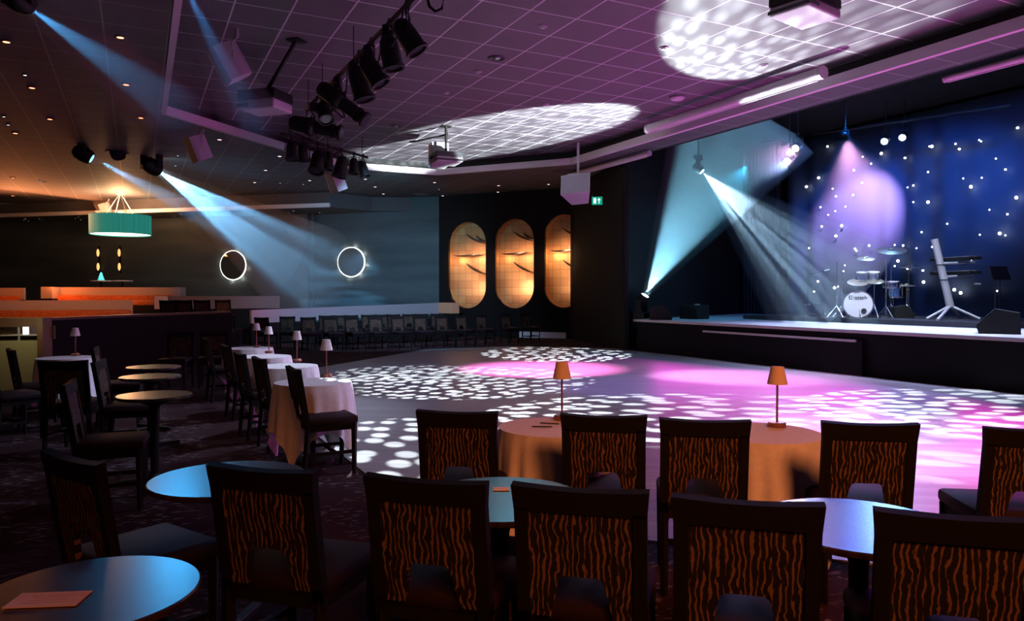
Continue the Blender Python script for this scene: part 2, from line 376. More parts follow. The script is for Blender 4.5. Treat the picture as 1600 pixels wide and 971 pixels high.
def ordn(i): return ['first', 'second', 'third', 'fourth', 'fifth', 'sixth', 'seventh', 'eighth', 'ninth', 'tenth', 'eleventh', 'twelfth', 'thirteenth', 'fourteenth',
                     'fifteenth', 'sixteenth', 'seventeenth', 'eighteenth', 'nineteenth', 'twentieth', 'twenty-first', 'twenty-second', 'twenty-third', 'twenty-fourth', 'twenty-fifth',
                     'twenty-sixth', 'twenty-seventh', 'twenty-eighth', 'twenty-ninth', 'thirtieth'][i]

# ------------------------------------------------------------------ setting: floor
MB().prism([(-16, -5), (22, -5), (22, 38), (-16, 38)], -0.12, 0.0).build('floor', M['carpet'], kind='structure')
dance = [(1.8, 5.0), (6.8, 0.0), (12.6, 0.0), (12.6, 18.2), (10.2, 20.4), (7.5, 20.4), (1.8, 14.6)]
MB().prism(dance, 0.0, 0.012).build('floor_dance', M['dance'], kind='structure')

# ------------------------------------------------------------------ setting: ceilings
A = (0.5, 17.7); Kp = (5.7, 22.75); Bp = (8.75, 22.75); Cp = (11.65, 19.0)
cove = [(0.42, -4.9), A, Kp, Bp, Cp, (11.65, -4.9)]
P1 = Vector((14.1, 23.2, 0)); P2 = Vector((10.7, 27.6, 0))
wdir = (-RGT * math.cos(R(14)) + FWD * math.sin(R(14)))
P3 = P2 + wdir * 29
poly_hole([(-16, -5), (12.5, -5), (12.5, 18.0), (14.6, 23.4), (14.6, 38), (-16, 38)], [cove], lambda x, y: Vector((x, y, ZO)), 'ceiling', M['ceil_out'], Vector((0, 0, 0.02)))
inner = [(0.3, -5), (0.3, 17.8), (5.6, 22.95), (8.85, 22.95), (11.85, 19.1), (11.85, -5)]
MB().prism(inner, ZC, ZC + 0.05).build('ceiling_recess', M['ceil_in'], kind='structure')
def band(pts, z0, z1, t, name, mt):
    b2 = MB()
    for p, q in zip(pts, pts[1:]):
        p = Vector((*p, 0)); q = Vector((*q, 0)); d = (q - p); n = Vector((d.y, -d.x, 0)).normalized() * t
        b2.prism([(p.x, p.y), (q.x, q.y), ((q + n).x, (q + n).y), ((p + n).x, (p + n).y)], z0, z1)
    return b2.build(name, mt, kind='structure')
band([(0.42, -4.9), A, Kp, Bp, Cp, (11.65, -4.9)], ZO - 0.02, ZO + 0.17, 0.10, 'trim_1', M['plaster'])
out2 = [(0.30, -5), (0.32, 17.8), (5.62, 22.93), (8.83, 22.93), (11.82, 19.08), (11.82, -5)]
band(out2, ZO + 0.17, ZC, 0.02, 'wall_recess', mat('dark_recess_face', (0.03, 0.03, 0.032), 0.9))  # upper recess face, darker than the trim band below
# far soffit over the raised seats
nrm = Vector((wdir.y, -wdir.x, 0)).normalized()
if nrm.dot(-FWD) < 0: nrm = -nrm
s0 = P2 + wdir * 1.2; s1 = P2 + wdir * 29
MB().prism([(v.x, v.y) for v in (s0, s0 + nrm * 0.4 + wdir * 1.5, s0 + nrm * 2.1 + wdir * 2.4, s1 + nrm * 2.1, s1)], 4.95, ZO).build('ceiling_soffit', M['soffit'], kind='structure')
b2 = MB(); q0 = s0 + nrm * 2.12 + wdir * 2.4; q1 = s1 + nrm * 2.12
b2.prism([(v.x, v.y) for v in (q0, q0 + nrm * 0.12, q1 + nrm * 0.12, q1)], 4.93, 5.08).build('trim_2', M['plaster'], kind='structure')

# ------------------------------------------------------------------ setting: walls
e = (P2 - P1); elen = e.length; ex = e.normalized(); en = Vector((-ex.y, ex.x, 0))
if en.dot(FWD) > 0: en = -en      # towards the room
def stad(cx, cz, hw, hh, n=18):
    pts = []
    for i in range(n + 1): a = math.pi * i / n; pts.append((cx + hw * math.cos(a), cz + hh - hw + hw * math.sin(a)))
    for i in range(n + 1): a = math.pi + math.pi * i / n; pts.append((cx + hw * math.cos(a), cz - hh + hw + hw * math.sin(a)))
    return pts
# the wall runs in local coords: u from P1 towards P2, z up
def niche_uz(px, py):
    p = WP(px, py, P1, en); return (p - P1).dot(ex), p.z
niches = []
for x0, x1, y0, y1 in ((701, 759, 347, 482), (774, 834, 342, 482), (851, 911, 335, 481)):
    u0, _ = niche_uz(x0, 410); u1, _ = niche_uz(x1, 410); xm = (x0 + x1) / 2
    _, z1 = niche_uz(xm, y0); _, z0 = niche_uz(xm, y1)
    niches.append(((u0 + u1) / 2, (z0 + z1) / 2, abs(u1 - u0) / 2, (z1 - z0) / 2))
poly_hole([(-1.6, 0), (elen, 0), (elen, ZO), (-1.6, ZO)], [stad(*n) for n in niches], lambda u, z: P1 + ex * u + Vector((0, 0, z)), 'wall_far', M['blackwall'], -en * 0.12)
MB().prism([(P2.x, P2.y), (P3.x, P3.y), ((P3 - nrm * 0.2).x, (P3 - nrm * 0.2).y), ((P2 - nrm * 0.2).x, (P2 - nrm * 0.2).y)], 0, ZO).build('wall_back', M['wallteal'], kind='structure')
for i, px in enumerate((470, 490)):
    p = WP(px, 400, P2, nrm); rot = Matrix.Rotation(math.atan2(wdir.y, wdir.x), 4, 'Z')
    MB().box((p.x + nrm.x * 0.05, p.y + nrm.y * 0.05, 2.5), (0.75 if i == 0 else 0.06, 0.12, 5.0), rot).build('trim_%d' % (i + 3), M['soffit'], kind='structure')
wr = MB()
wr.prism([(14.1, 23.2), (12.45, 17.5), (12.55, 17.45), (14.3, 23.2)], 0, ZO).build('wall_right', M['blackwall'], kind='structure')
bs = P1 + ex * 0.15
MB().prism([(v.x, v.y) for v in (bs + en * 0.02, bs + en * 0.06, bs + en * 0.06 + ex * 1.9, bs + en * 0.02 + ex * 1.9)], 0, 0.22).build('baseboard_far', M['plaster'], kind='structure')
# stage house
MB().prism([(12.45, 17.5), (21, 21.4), (21, 21.6), (12.45, 17.7)], 0, 7.0).build('wall_stage_side', M['blackwall'], kind='structure')
MB().prism([(20.9, -5), (21.1, -5), (21.1, 21.6), (20.9, 21.6)], 0, 7.0).build('wall_stage_back', M['blackwall'], kind='structure')
MB().prism([(12.5, -5), (21.1, -5), (21.1, 21.6), (12.5, 17.9)], 7.0, 7.1).build('ceiling_stage', M['blackwall'], kind='structure')
MB().prism([(12.5, -5), (12.62, -5), (12.62, 17.9), (12.5, 17.9)], ZO, 7.0).build('wall_stage_header', M['blackwall'], kind='structure')
# stage
st = thing('stage', 'black fronted stage with pale boards and lip', 'stage', (0, 0, 0)); st['kind'] = 'structure'
MB().prism([(SX, -5), (20.9, -5), (20.9, 21.2), (SX, 17.4)], SZ - 0.06, SZ).build('stage_floor', M['stagetop'], st)
MB().prism([(SX + 0.03, -5), (SX + 0.1, -5), (SX + 0.1, 17.3), (SX + 0.03, 17.3)], 0, SZ - 0.06).build('front_panel', M['stagefront'], st)
MB().prism([(SX - 0.03, -5), (SX + 0.03, -5), (SX + 0.03, 17.4), (SX - 0.03, 17.4)], SZ - 0.06, SZ + 0.004).build('edge_strip', M['trim'], st)
pa = WX(1103, 524, SX); pb = WX(1342, 540, SX)
MB().box((SX - 0.02, (pa.y + pb.y) / 2, 0.35), (0.10, pa.y - pb.y + 0.25, 0.70)).build('step_block', M['stagefront'], st)
MB().box((SX - 0.09, (pa.y + pb.y) / 2, 0.69), (0.04, pa.y - pb.y, 0.045)).build('step_nosing', M['trim'], st)
# backdrop with stars
bd = thing('star_cloth', 'navy star cloth backdrop dotted with white lights behind the drums', 'curtain', (20.3, 8, 0))
bm = MB(); n = 220; y0, y1 = -12, 10.9
lo = []; hi = []
for i in range(n + 1):
    y = y0 + (y1 - y0) * i / n; x = 0.09 * math.sin(y * 7.0) * (0.5 + 0.5 * math.sin(y * 1.3))
    lo.append(bm.bm.verts.new((x, y, SZ))); hi.append(bm.bm.verts.new((x * 0.6, y, 6.9)))
for i in range(n): bm.bm.faces.new((lo[i], lo[i + 1], hi[i + 1], hi[i]))
bdm = bm.build('cloth', M['backdrop'], bd, smooth=True)
so = bdm.modifiers.new('thick', 'SOLIDIFY'); so.thickness = 0.01
stars = [(1293,229),(1499,233),(1493,225),(1456,229),(1452,229),(1533,221),(1530,219),(1590,200),(1556,248),(1571,265),(1505,279),(1534,278),(1517,292),(1588,309),(1546,328),(1574,335),
 (1531,367),(1562,365),(1571,368),(1480,350),(1440,363),(1432,388),(1450,316),(1418,293),(1427,290),(1427,316),(1450,269),(1414,247),(1377,240),(1361,256),(1348,245),(1334,266),(1347,286),(1301,295),
 (1306,307),(1333,305),(1321,323),(1305,330),(1294,336),(1282,324),(1315,353),(1306,369),(1284,354),(1279,278),(1260,292),(1358,384),(1336,389),(1338,392),(1264,388),(1398,416),(1398,397-14),(1411,384),(1403,408),(1442,423),
 (1443,441),(1418,420),(1320,415),(1318,424),(1304,450),(1309,448),(1278,440),(1272,456),(1491,453),(1501,458),(1558,455),(1518,406),(1457,386)]
prot = None
for k, (px, py) in enumerate(stars):
    p = WX(px, py, 20.15); p.x -= 20.3; p.y -= 8
    if prot is None:
        prot = MB().ball((0, 0, 0), 0.03, seg=8).build('star_light', M['star'], bd); prot.location = p
    else:
        c = prot.copy(); COL.objects.link(c); c.location = p; s_ = random.choice((0.6, 0.8, 1.0, 1.3)); c.scale = (s_, s_, s_)
# side legs (black drapes)
def drape(name, label, x, ya, yb, z0, z1, fold=0.06):
    b2 = MB(); n = 60; lo = []; hi = []
    for i in range(n + 1):
        y = ya + (yb - ya) * i / n; xx = x + fold * math.sin(i * 1.1)
        lo.append(b2.bm.verts.new((xx, y, z0))); hi.append(b2.bm.verts.new((xx, y, z1)))
    for i in range(n): b2.bm.faces.new((lo[i], lo[i + 1], hi[i + 1], hi[i]))
    o = b2.build(name, M['curtain'], smooth=True); tag(o, label, 'curtain', 'black stage drapes')
    so = o.modifiers.new('thick', 'SOLIDIFY'); so.thickness = 0.015
drape('stage_drape', 'black drape hanging left of the star cloth, beyond the drums', 20.1, 19.0, 20.8, SZ + 0.02, 6.9)
drape('stage_drape', 'black drape at the right end of the star cloth', 18.4, 2.5, 6.2, SZ + 0.02, 6.9)

# ------------------------------------------------------------------ stage lights inside the stage house
spot((17.2, 14.0, 6.6), WX(1330, 360, 20.2), (0.0, 0.16, 1.0), 900, 32, 0.9, radius=0.1)
spot((16.6, 9.0, 6.6), WX(1440, 350, 20.2), (0.0, 0.2, 1.0), 1500, 28, 0.9, radius=0.1)
spot((13.6, 10.5, 6.6), D(1355, 460, 18.7), (.7, .8, 1.0), 2600, 11, .8, radius=.1)  # spot added to brighten the drum kit, no fixture
spot((13.6, 8.0, 6.6), D(1480, 450, 17.2), (.6, .75, 1.0), 1600, 11, .8, radius=.1)
area((16.5, 12.0, 6.8), (16.5, 12.0, 0.9), (0.1, 0.2, 1.0), 110, 4.0, 5.0)
LP = WX(1321, 212, 17.6); LT = WX(1346, 340, 20.3)
spot(LP + (LT - LP).normalized() * .12, LT, (1.0, 0.5, 0.95), 4200, 26, 0.6, radius=0.06)
area((14.3, 9.6, 6.7), (14.3, 9.6, 0), (0.55, 0.62, 1.0), 330, 1.2, 6.5, spread=56)

# ------------------------------------------------------------------ light fixtures
def lens_disc(b2, p, d, r):
    p = Vector(p); d = Vector(d).normalized(); b2.cyl(p, p + d * 0.012, r, r, 20); return b2
def fix_rot(d): return Vector(d).normalized().to_track_quat('-Z', 'Y')
def par_can(label, top, aimd, sc=1.0, group=None, lens='glass', cat='stage light', drop=0.34, nm='par_can_light', hang=None):
    """hangs from `top` (a point on the bar); body points along aimd"""
    t = thing(nm, label, cat, top, 0, group)
    MB().cyl((-0.03, 0, 0.0), (0.03, 0, 0.0), 0.045 * sc, None, 10).box((0, 0, -0.05 * sc), (0.03, 0.03, 0.08 * sc)).build('clamp', M['black'], t)
    c = Vector((0, 0, -drop * sc)); d = Vector(aimd).normalized()
    side = d.cross(Vector((0, 0, 1)));  side = side.normalized() if side.length > 0.05 else Vector((1, 0, 0))
    hb = 0.13 * sc
    MB().tube([c + side * hb, c + side * hb + Vector((0, 0, drop * sc * 0.7)), Vector((0, 0, -0.08 * sc)), c - side * hb + Vector((0, 0, drop * sc * 0.7)), c - side * hb], 0.014 * sc, 6).build('yoke', M['black'], t)
    r = d.to_track_quat('Z', 'Y').to_matrix()
    MB().lathe([(0, -0.2 * sc), (0.06 * sc, -0.19 * sc), (0.105 * sc, -0.12 * sc), (0.115 * sc, 0.0), (0.12 * sc, 0.16 * sc), (0.135 * sc, 0.17 * sc), (0.135 * sc, 0.2 * sc), (0.11 * sc, 0.2 * sc), (0.1 * sc, 0.16 * sc), (0, 0.155 * sc)], c, 20, r).build('housing', M['black'], t, smooth=True)
    lens_disc(MB(), c + d * 0.165 * sc, d, 0.095 * sc).build('lens', M[lens], t)
    if hang: MB().cyl((0, 0, 0), (0, 0, hang - top[2]), .012, None, 6).build('drop_pipe', M['black'], t)
    return t
def profile_spot(label, top, aimd, sc=1.0):
    t = thing('profile_spotlight', label, 'stage light', top)
    c = Vector((0, 0, -0.42 * sc)); d = Vector(aimd).normalized(); side = d.cross(Vector((0, 0, 1))).normalized()
    MB().cyl((-0.03, 0, 0), (0.03, 0, 0), 0.05 * sc, None, 10).box((0, 0, -0.06), (0.03, 0.03, 0.1)).build('clamp', M['black'], t)
    MB().tube([c + side * .2 * sc, c + side * .2 * sc + Vector((0, 0, .26 * sc)), Vector((0, 0, -.1 * sc)), c - side * .2 * sc + Vector((0, 0, .26 * sc)), c - side * .2 * sc], .016 * sc, 6).build('yoke', M['black'], t)
    r = d.to_track_quat('Z', 'Y').to_matrix()
    MB().lathe([(0, -.42), (.12, -.41), (.15, -.34), (.16, -.1), (.19, -.02), (.17, .06), (.125, .1), (.12, .42), (.14, .44), (.14, .5), (.12, .5), (.115, .56), (.155, .6), (.155, .64), (0, .63)], c, 18, r.to_4x4() @ Matrix.Scale(sc, 4)).build('housing', M['black'], t, smooth=True)
    b2 = MB()
    for k in range(4):
        a = k * math.pi / 2; o_ = r @ Vector((math.cos(a), math.sin(a), 0)); b2.cyl(c + d * .02 * sc, c + d * .02 * sc + o_ * .24 * sc, .012 * sc, None, 6)
    b2.build('shutter_handle', M['black'], t)
    lens_disc(MB(), c + d * .635 * sc, d, .12 * sc).build('lens', M['glass'], t)
    MB().tube([c - d * .4 * sc, c - d * .45 * sc + Vector((0, 0, -.18)), c + Vector((.1, 0, -.3)), c + d * .15 + Vector((0, 0, -.22)), c + Vector((0, 0, .1)) * sc, Vector((.05, 0, -.02))], .012, 6).build('cable', M['black'], t, smooth=True)
    return t
def moving_head(label, pos, aimd, sc=1.0, up=1, lens='lens_teal', group=None):
    """pos is the centre of the head; up=1 hangs from above, up=-1 stands on the ground"""
    t = thing('moving_head_light', label, 'stage light', pos, 0, group)
    d = Vector(aimd).normalized(); side = d.cross(Vector((0, 0, 1))).normalized()
    rz = Matrix.Rotation(math.atan2(side.y, side.x), 4, 'Z')
    MB().box((0, 0, up * .36 * sc), (.36 * sc, .3 * sc, .14 * sc), rz, .02).build('base', M['black'], t)
    b2 = MB()
    for s_ in (-1, 1): b2.box(side * s_ * .185 * sc + Vector((0, 0, up * .13 * sc)), (.05 * sc, .14 * sc, .36 * sc), rz, .012)
    b2.box((0, 0, up * .285 * sc), (.4 * sc, .14 * sc, .03 * sc), rz)
    b2.build('yoke', M['black'], t)
    r = d.to_track_quat('Z', 'Y').to_matrix()
    MB().lathe([(0, -.2), (.08, -.19), (.14, -.12), (.155, 0), (.145, .12), (.12, .17), (.1, .175), (.095, .165), (0, .16)], (0, 0, 0), 24, r.to_4x4() @ Matrix.Scale(sc, 4)).build('head', M['black'], t, smooth=True)
    lens_disc(MB(), d * .163 * sc, d, .088 * sc).build('lens', M[lens], t)
    return t

# haze only where the photograph shows it: soft hulls of fog around the beams
def haze(label, src, dst, half, length, dens, g=0.3, grow=1.15):
    m = bpy.data.materials.new('haze'); m.use_nodes = True; nt = m.node_tree; nt.nodes.clear()
    o_ = nt.nodes.new('ShaderNodeOutputMaterial'); v = nt.nodes.new('ShaderNodeVolumeScatter')
    v.inputs['Color'].default_value = (0.95, 0.97, 1, 1); v.inputs['Density'].default_value = dens; v.inputs['Anisotropy'].default_value = g
    nt.links.new(v.outputs[0], o_.inputs['Volume'])
    src = Vector(src); d = (Vector(dst) - src).normalized(); q = d.to_track_quat('Z', 'Y').to_matrix()
    t = math.tan(R(half)) * grow; pr = [(0, -0.05), (0.09, -0.02), (0.12, 0.05)]
    for k in range(1, 9): z = length * k / 8; pr.append((0.12 + t * z, z))
    pr += [((0.12 + t * length) * 0.7, length * 1.04), (0, length * 1.06)]
    ob = MB().lathe(pr, src, 28, q).build('haze', m, smooth=True, kind='stuff')
    tag(ob, label, 'haze', 'lit haze in the room'); return ob

hang_z = 5.05
# --- left bar with three moving heads
L1 = D(237, 260, 20.8); T1 = D(440, 398, 26.5)
bar = MB().cyl(D(85, 205, 19.6), D(262, 218, 20.6), 0.04, None, 10); barL = bar.build('lighting_bar', M['black']); tag(barL, 'short black lighting bar under the dark left ceiling carrying moving heads', 'lighting bar')
moving_head('moving head casting the wide bright beam towards the round mirrors', L1, T1 - L1, 1.45, 1)
spot(L1 + (T1 - L1).normalized() * .3, T1, (0.2, 0.58, 1.0), 14000, 11.5, .35, 'rays', 26, seed=1.0)
haze('pale blue haze in the beam left of centre reaching towards the mirrors', L1 + (T1 - L1).normalized() * .25, T1, 11.5, 8.0, 0.2, 0.0)
L2 = D(137, 243, 19.5); T2 = D(330, 345, 20.5)
moving_head('moving head with dim blue lens at left end of the lighting bar', L2 + Vector((-.1, 0, .02)), T2 - L2, 1.3, 1, 'lens_dimblue')
spot(L2 + (T2 - L2).normalized() * .3, T2, (0.2, 0.6, 1.0), 2600, 7, .4)
haze('faint blue haze in the narrow beam at the left end of the bar', L2 + (T2 - L2).normalized() * .2, T2, 7, 5.5, 0.15, 0)
moving_head('unlit moving head in the middle of the short left lighting bar', D(183, 235, 20.3), (0, 0, -1.0) + Vector((.2, -.3, 0)) if False else Vector((.2, -.3, -1)), 1.35, 1, 'glass')
L3 = D(30, 2, 9.1); T3 = D(330, 205, 15.0)
moving_head('moving head with blue lens at the top left corner of the photo', L3, T3 - L3, .9, 1, 'lens_dimblue')
spot(L3 + (T3 - L3).normalized() * .2, T3, (0.1, 0.48, 1.0), 1000, 6.5, .5)
haze('blue haze in the beam crossing the top left corner', L3 + (T3 - L3).normalized() * .15, T3, 6.5, 4.2, 0.2, 0)
L4 = D(270, -60, 8.0); T4 = D(375, 150, 9.6)
moving_head('moving head above the top edge, left, with a downward beam', L4, T4 - L4, .9, 1, 'lens_dimblue')
spot(L4 + (T4 - L4).normalized() * .2, T4, (0.08, 0.4, 1.0), 420, 6.5, .8)
haze('blue haze in the short beam entering at the top beside the ceiling edge', L4 + (T4 - L4).normalized() * .15, T4, 6.5, 2.3, 0.2, 0)
# --- stage floor moving head, beam up to the ceiling
L5 = D(1003, 471, 21.3); T5 = D(1152, 205, 19.6)
moving_head('moving head standing on the stage corner throwing a teal beam up', L5, T5 - L5, 1.15, -1)
u5 = (T5 - L5).normalized()
spot(L5 + u5 * .27, T5, (0.26, 0.70, 0.95), 5200, 18.5, .35, 'raysx', 18, seed=2.0)
haze('teal haze in the beam rising from the stage corner', L5 + u5 * .22, T5, 18.5, 5.4, 0.12, 0, 1.03)
spot((12.1, 15.2, 1.6), W(1225, 48, ZC), WHITE, 12500, 15, .25, 'spots', 24, .16, 2.0)
# --- hanging head over the drums
L6 = D(1091, 263, 20.2); T6 = D(1290, 452, 19.2)
mh6 = moving_head('hanging moving head above the stage aiming its beam at the drums', L6, T6 - L6, .8, 1)
MB().cyl((0, 0, .3), (0, 0, 7.0 - L6.z), .02, None, 8).build('drop_pipe', M['black'], mh6)
spot(L6 + (T6 - L6).normalized() * .22, T6, (0.45, 0.75, 1.0), 4200, 18.5, .5, 'rays', 18, seed=4.0)
haze('streaked pale haze in the beam falling towards the drum kit', L6 + (T6 - L6).normalized() * .2, T6, 18, 4.8, 0.07, 0)
# --- stage wash cans
for i, (px, py, ln, col, lab) in enumerate(((1382, 221, 'lens_blue', (0.2, 0.45, 1.0), 'left of the two blue-white cans side by side over the star cloth'), (1410, 215, 'lens_blue', (0.2, 0.45, 1.0), 'right of the two blue-white cans side by side over the star cloth'),
        (1243, 232, 'lens_pink', (1.0, 0.5, 0.9), 'pink-lit can above the left part of the stage'), (1230, 252, 'lens_blue', (0.3, 0.55, 1.0), 'blue-white can just below the pink-lit one'))):
    p = D(px, py, 20.6 if i < 2 else 19.0)
    d = Vector((-1, -.35, -.55))
    c = p - d.normalized() * 0.165 * 0.9
    par_can(lab, c + Vector((0, 0, .34 * .9)), d, .9, 'lit cans above the stage', ln, hang=7.0)
    spot(p + d.normalized() * .1, p + d, col, 500, 35, .7)
tb = MB().cyl(WX(1190, 222, 18.5), WX(1580, 165, 18.5), 0.03, None, 8).build('lighting_bar', M['black']); tag(tb, 'thin black lighting bar across the top of the stage', 'lighting bar')
# pink can over the cloth
par_can('can making the lilac pool on the star cloth', LP + Vector((0, 0, .2)), LT - LP, .6, None, 'lens_pink', drop=.33, hang=7.0)
haze('lilac haze under the can in front of the star cloth', LP + (LT - LP).normalized() * .1, LT, 22, 2.6, 0.035, 0)
# teal fill of the haze on stage left
spot((15.2, 15.6, 5.2), (14.5, 17.2, 2.5), (0.02, 0.35, 0.6), 500, 50, .9)

# --- diagonal bar 1 over the dance floor edge
b0 = W(478, 172, 5.35); b1 = W(682, -40, 5.35)
bb = thing('lighting_bar', 'black lighting bar running diagonally under the purple tiled ceiling', 'lighting bar', (0, 0, 0))
MB().cyl(b0, b1, .035, None, 10).build('bar', M['black'], bb)
for t in (.03, .2, .5, .93):
    q = b0.lerp(b1, t); MB().cyl(q, Vector((q.x, q.y, ZC)), .008, None, 6).build('drop_rod', M['black'], bb)
for k in range(6):
    qa = b0.lerp(b1, .1 + .13 * k); qb = b0.lerp(b1, .19 + .13 * k); md = (qa + qb) / 2 + Vector((.05 * (-1) ** k, .04, -.28 - .06 * (k % 3)))
    MB().tube([qa, qa.lerp(md, .5) + Vector((0, 0, -.1)), md, qb.lerp(md, .5) + Vector((0, 0, -.1)), qb], .014, 6).build('cable', M['black'], bb, smooth=True)
    MB().box(qa + Vector((0, 0, -.1)), (.16, .12, .18), Matrix.Rotation(.5 * k, 4, 'Z'), .02).build('dimmer_box', M['black'], bb)
dirR = (RGT * 0.95 + FWD * 0.1)
def onbar(t): return b0.lerp(b1, t)
profile_spot('long profile spotlight at the far end of the diagonal bar, barrel level', onbar(.06), RGT * .95 - FWD * .1 + Vector((0, 0, -.22)), 1.0)
profile_spot('long profile spotlight at mid diagonal bar, barrel tilted down right', onbar(.36), RGT * .85 - FWD * .1 + Vector((0, 0, -.62)), .95)
for i, (t, d, s_, lab) in enumerate(((.22, RGT * .3 - FWD * .5 + Vector((0, 0, -.9)), 1.1, 'can between the two long spotlights on the diagonal bar'), (.55, RGT * .3 + Vector((0, 0, -1)), 1.35, 'large can just above the tilted long spotlight'),
        (.64, RGT * .5 + Vector((0, 0, -.8)), 1.25, 'can with open yoke above the large can on the diagonal bar'), (.76, RGT * .2 + Vector((0, 0, -1)), 1.2, 'can second from the top of the diagonal bar'),
        (.86, RGT * .5 + Vector((0, 0, -.8)), 1.2, 'topmost can of the diagonal bar at the photo edge'))):
    par_can(lab, onbar(t), d, s_, 'cans on the diagonal bar')
cb = MB().tube([D(667, -8, 9.5), D(671, 10, 9.5), D(680, 18, 9.5), D(690, 14, 9.5), D(695, -8, 9.5)], .02, 8).build('hanging_cable', M['black'], smooth=True); tag(cb, 'loop of black cable hanging at the top of the photo', 'cable')
# --- bar 2
c0 = W(440, 216, 5.3); c1 = W(574, 253, 5.3)
c1 = D(574, 246, 20.5); c0 = D(440, 209, 17.6)
b2t = thing('lighting_bar', 'black lighting bar with seven small cans beside the ceiling recess', 'lighting bar', (0, 0, 0))
MB().cyl(c0, c1, .035, None, 10).build('bar', M['black'], b2t)
for t in (.08, .5, .93):
    q = c0.lerp(c1, t); MB().cyl(q, Vector((q.x, q.y, ZC)), .01, None, 6).build('drop_rod', M['black'], b2t)
for i, (t, s_) in enumerate(((.1, 1.15), (.22, 1.1), (.38, 1.5), (.5, 1.2), (.66, 1.45), (.82, 1.1), (.94, 1.15))):
    par_can('black can, %s from the left on the bar beside the recess' % ordn(i), c0.lerp(c1, t), Vector((random.uniform(-.3, .5), random.uniform(-.5, .2), -1)), s_, 'cans on the bar beside the recess', drop=.3)

# ------------------------------------------------------------------ ceiling kit
def rotz_to(v): return math.atan2(v.y, v.x) - math.pi / 2
def white_speaker(label, p, face, sc, tilt=25):
    t = thing('wall_speaker', label, 'speaker', p, rotz_to(Vector(face)), 'white ceiling speakers')
    rx = Matrix.Rotation(R(-tilt), 4, 'X')
    prof = [(-.22, .17), (.22, .17), (.235, .1), (.22, -.02), (.17, -.13), (.09, -.2), (-.09, -.2), (-.17, -.13), (-.22, -.02), (-.235, .1)]
    MB().prism([(x * sc, y * sc) for x, y in prof], -.25 * sc, .25 * sc, rx).build('cabinet', M['white'], t)
    MB().box(rx @ Vector((0, .165 * sc, 0)), (.37 * sc, .012, .53 * sc), rx).build('grille', M['grille'], t)
    MB().tube([rx @ Vector((-.22 * sc, 0, 0)), rx @ Vector((-.22 * sc, -.1 * sc, .2 * sc)), Vector((0, -.1 * sc, .4 * sc)), rx @ Vector((.22 * sc, -.1 * sc, .2 * sc)), rx @ Vector((.22 * sc, 0, 0))], .015 * sc, 6).cyl((0, -.1 * sc, .38 * sc), (0, -.1 * sc, .62 * sc), .03 * sc, None, 8).build('bracket', M['white'], t)
    return t
white_speaker('white speaker high at upper left, nearest the bright ceiling corner', D(359, 98, 12.0), -RGT * .8 - FWD * .5, 1.1, 30)
white_speaker('white speaker beside the recess corner above the left beam', D(310, 232, 17.5), -RGT * .75 - FWD * .6, 1.1, 22)
white_speaker('white speaker with one red-lit side below the small can bar', D(526, 284, 20.5), -RGT * .7 - FWD * .6, 1.05, 22)
white_speaker('white speaker half hidden behind the teal drum lamp', D(166, 328, 30.2), -RGT - FWD * .2, 1.0, 20)
t = thing('box_speaker', 'large boxy grey speaker hung at the ceiling above the exit sign', 'speaker', D(903, 296, 21.0), rotz_to(-FWD - RGT * .35), rot=None)
t.scale = (1.22, 1.22, 1.22)
rx = Matrix.Rotation(R(22), 4, 'X') @ Matrix.Rotation(R(4), 4, 'Y')
MB().prism([(-.34, .26), (.34, .26), (.2, -.26), (-.2, -.26)], -.25, .25, rx).build('cabinet', M['white'], t)
MB().box(rx @ Vector((0, .268, 0)), (.64, .015, .46), rx).build('grille', M['grille'], t)
MB().box((0, -.02, .34), (.5, .08, .05)).cyl((0, -.02, .34), (0, -.02, 1.1), .03, None, 8).build('bracket', M['white'], t)

def projector(label, p, rz, w_, d_, h_, pole_top, top_black=True, top=None):
    t = thing('projector', label, 'projector', p, rz, 'ceiling projectors')
    MB().box((0, 0, h_ * .25), (w_, d_, h_ * .5), None, .02).build('upper_case', M['black' if top_black else 'darkgrey'], t)
    MB().box((0, 0, -h_ * .25), (w_ * .98, d_ * .98, h_ * .5), None, .03).build('lower_case', M['white'], t)
    MB().cyl((w_ * .25, d_ * .5, 0), (w_ * .25, d_ * .5 + .05, 0), .07, .06, 16).build('lens_barrel', M['glass'], t)
    MB().box((-w_ * .35, 0, -h_ * .3), (w_ * .3, d_ + .01, h_ * .18)).build('vent', M['darkgrey'], t)
    tl = Vector((0, 0, pole_top - p[2])) if top is None else Matrix.Rotation(-rz, 3, 'Z') @ (Vector(top) - Vector(p))
    MB().cyl((0, 0, h_ * .5), tl, .035, None, 10).box(tl - Vector((0, 0, .01)), (.25, .25, .02)).build('mount_pole', M['black'], t)
    return t
pp = D(415, 160, 13.3); projector('projector on a long black pole left of the diagonal bar', pp, rotz_to(RGT * .3 + FWD), .74, .6, .34, ZC, True, W(463, 63, ZC))
pp = D(697, 248, 19.0); projector('white projector on a bent arm caught in the white ceiling light', pp, rotz_to(-RGT - FWD * .4), .72, .7, .26, ZC, False)
pt_ = D(703, 209, 19.0)
pl = MB().tube([D(700, 210, 19.0), D(655, 220, 19.4), D(640, 222, 19.5)], .025, 8).build('cable_conduit', M['darkgrey']); tag(pl, 'thin conduit arm leading to the white projector', 'cable')
bx = MB().box(D(685, 243, 19.5), (.45, .5, .62), Matrix.Rotation(-YAW + .3, 4, 'Z'), .03).build('ceiling_box', M['white']); tag(bx, 'white housing hung behind the projector in the ceiling light', 'box')
pp = W(1258, 14, 5.62); projector('projector seen from below at the top right edge', pp, -YAW + R(38), .85, .62, .26, ZC)
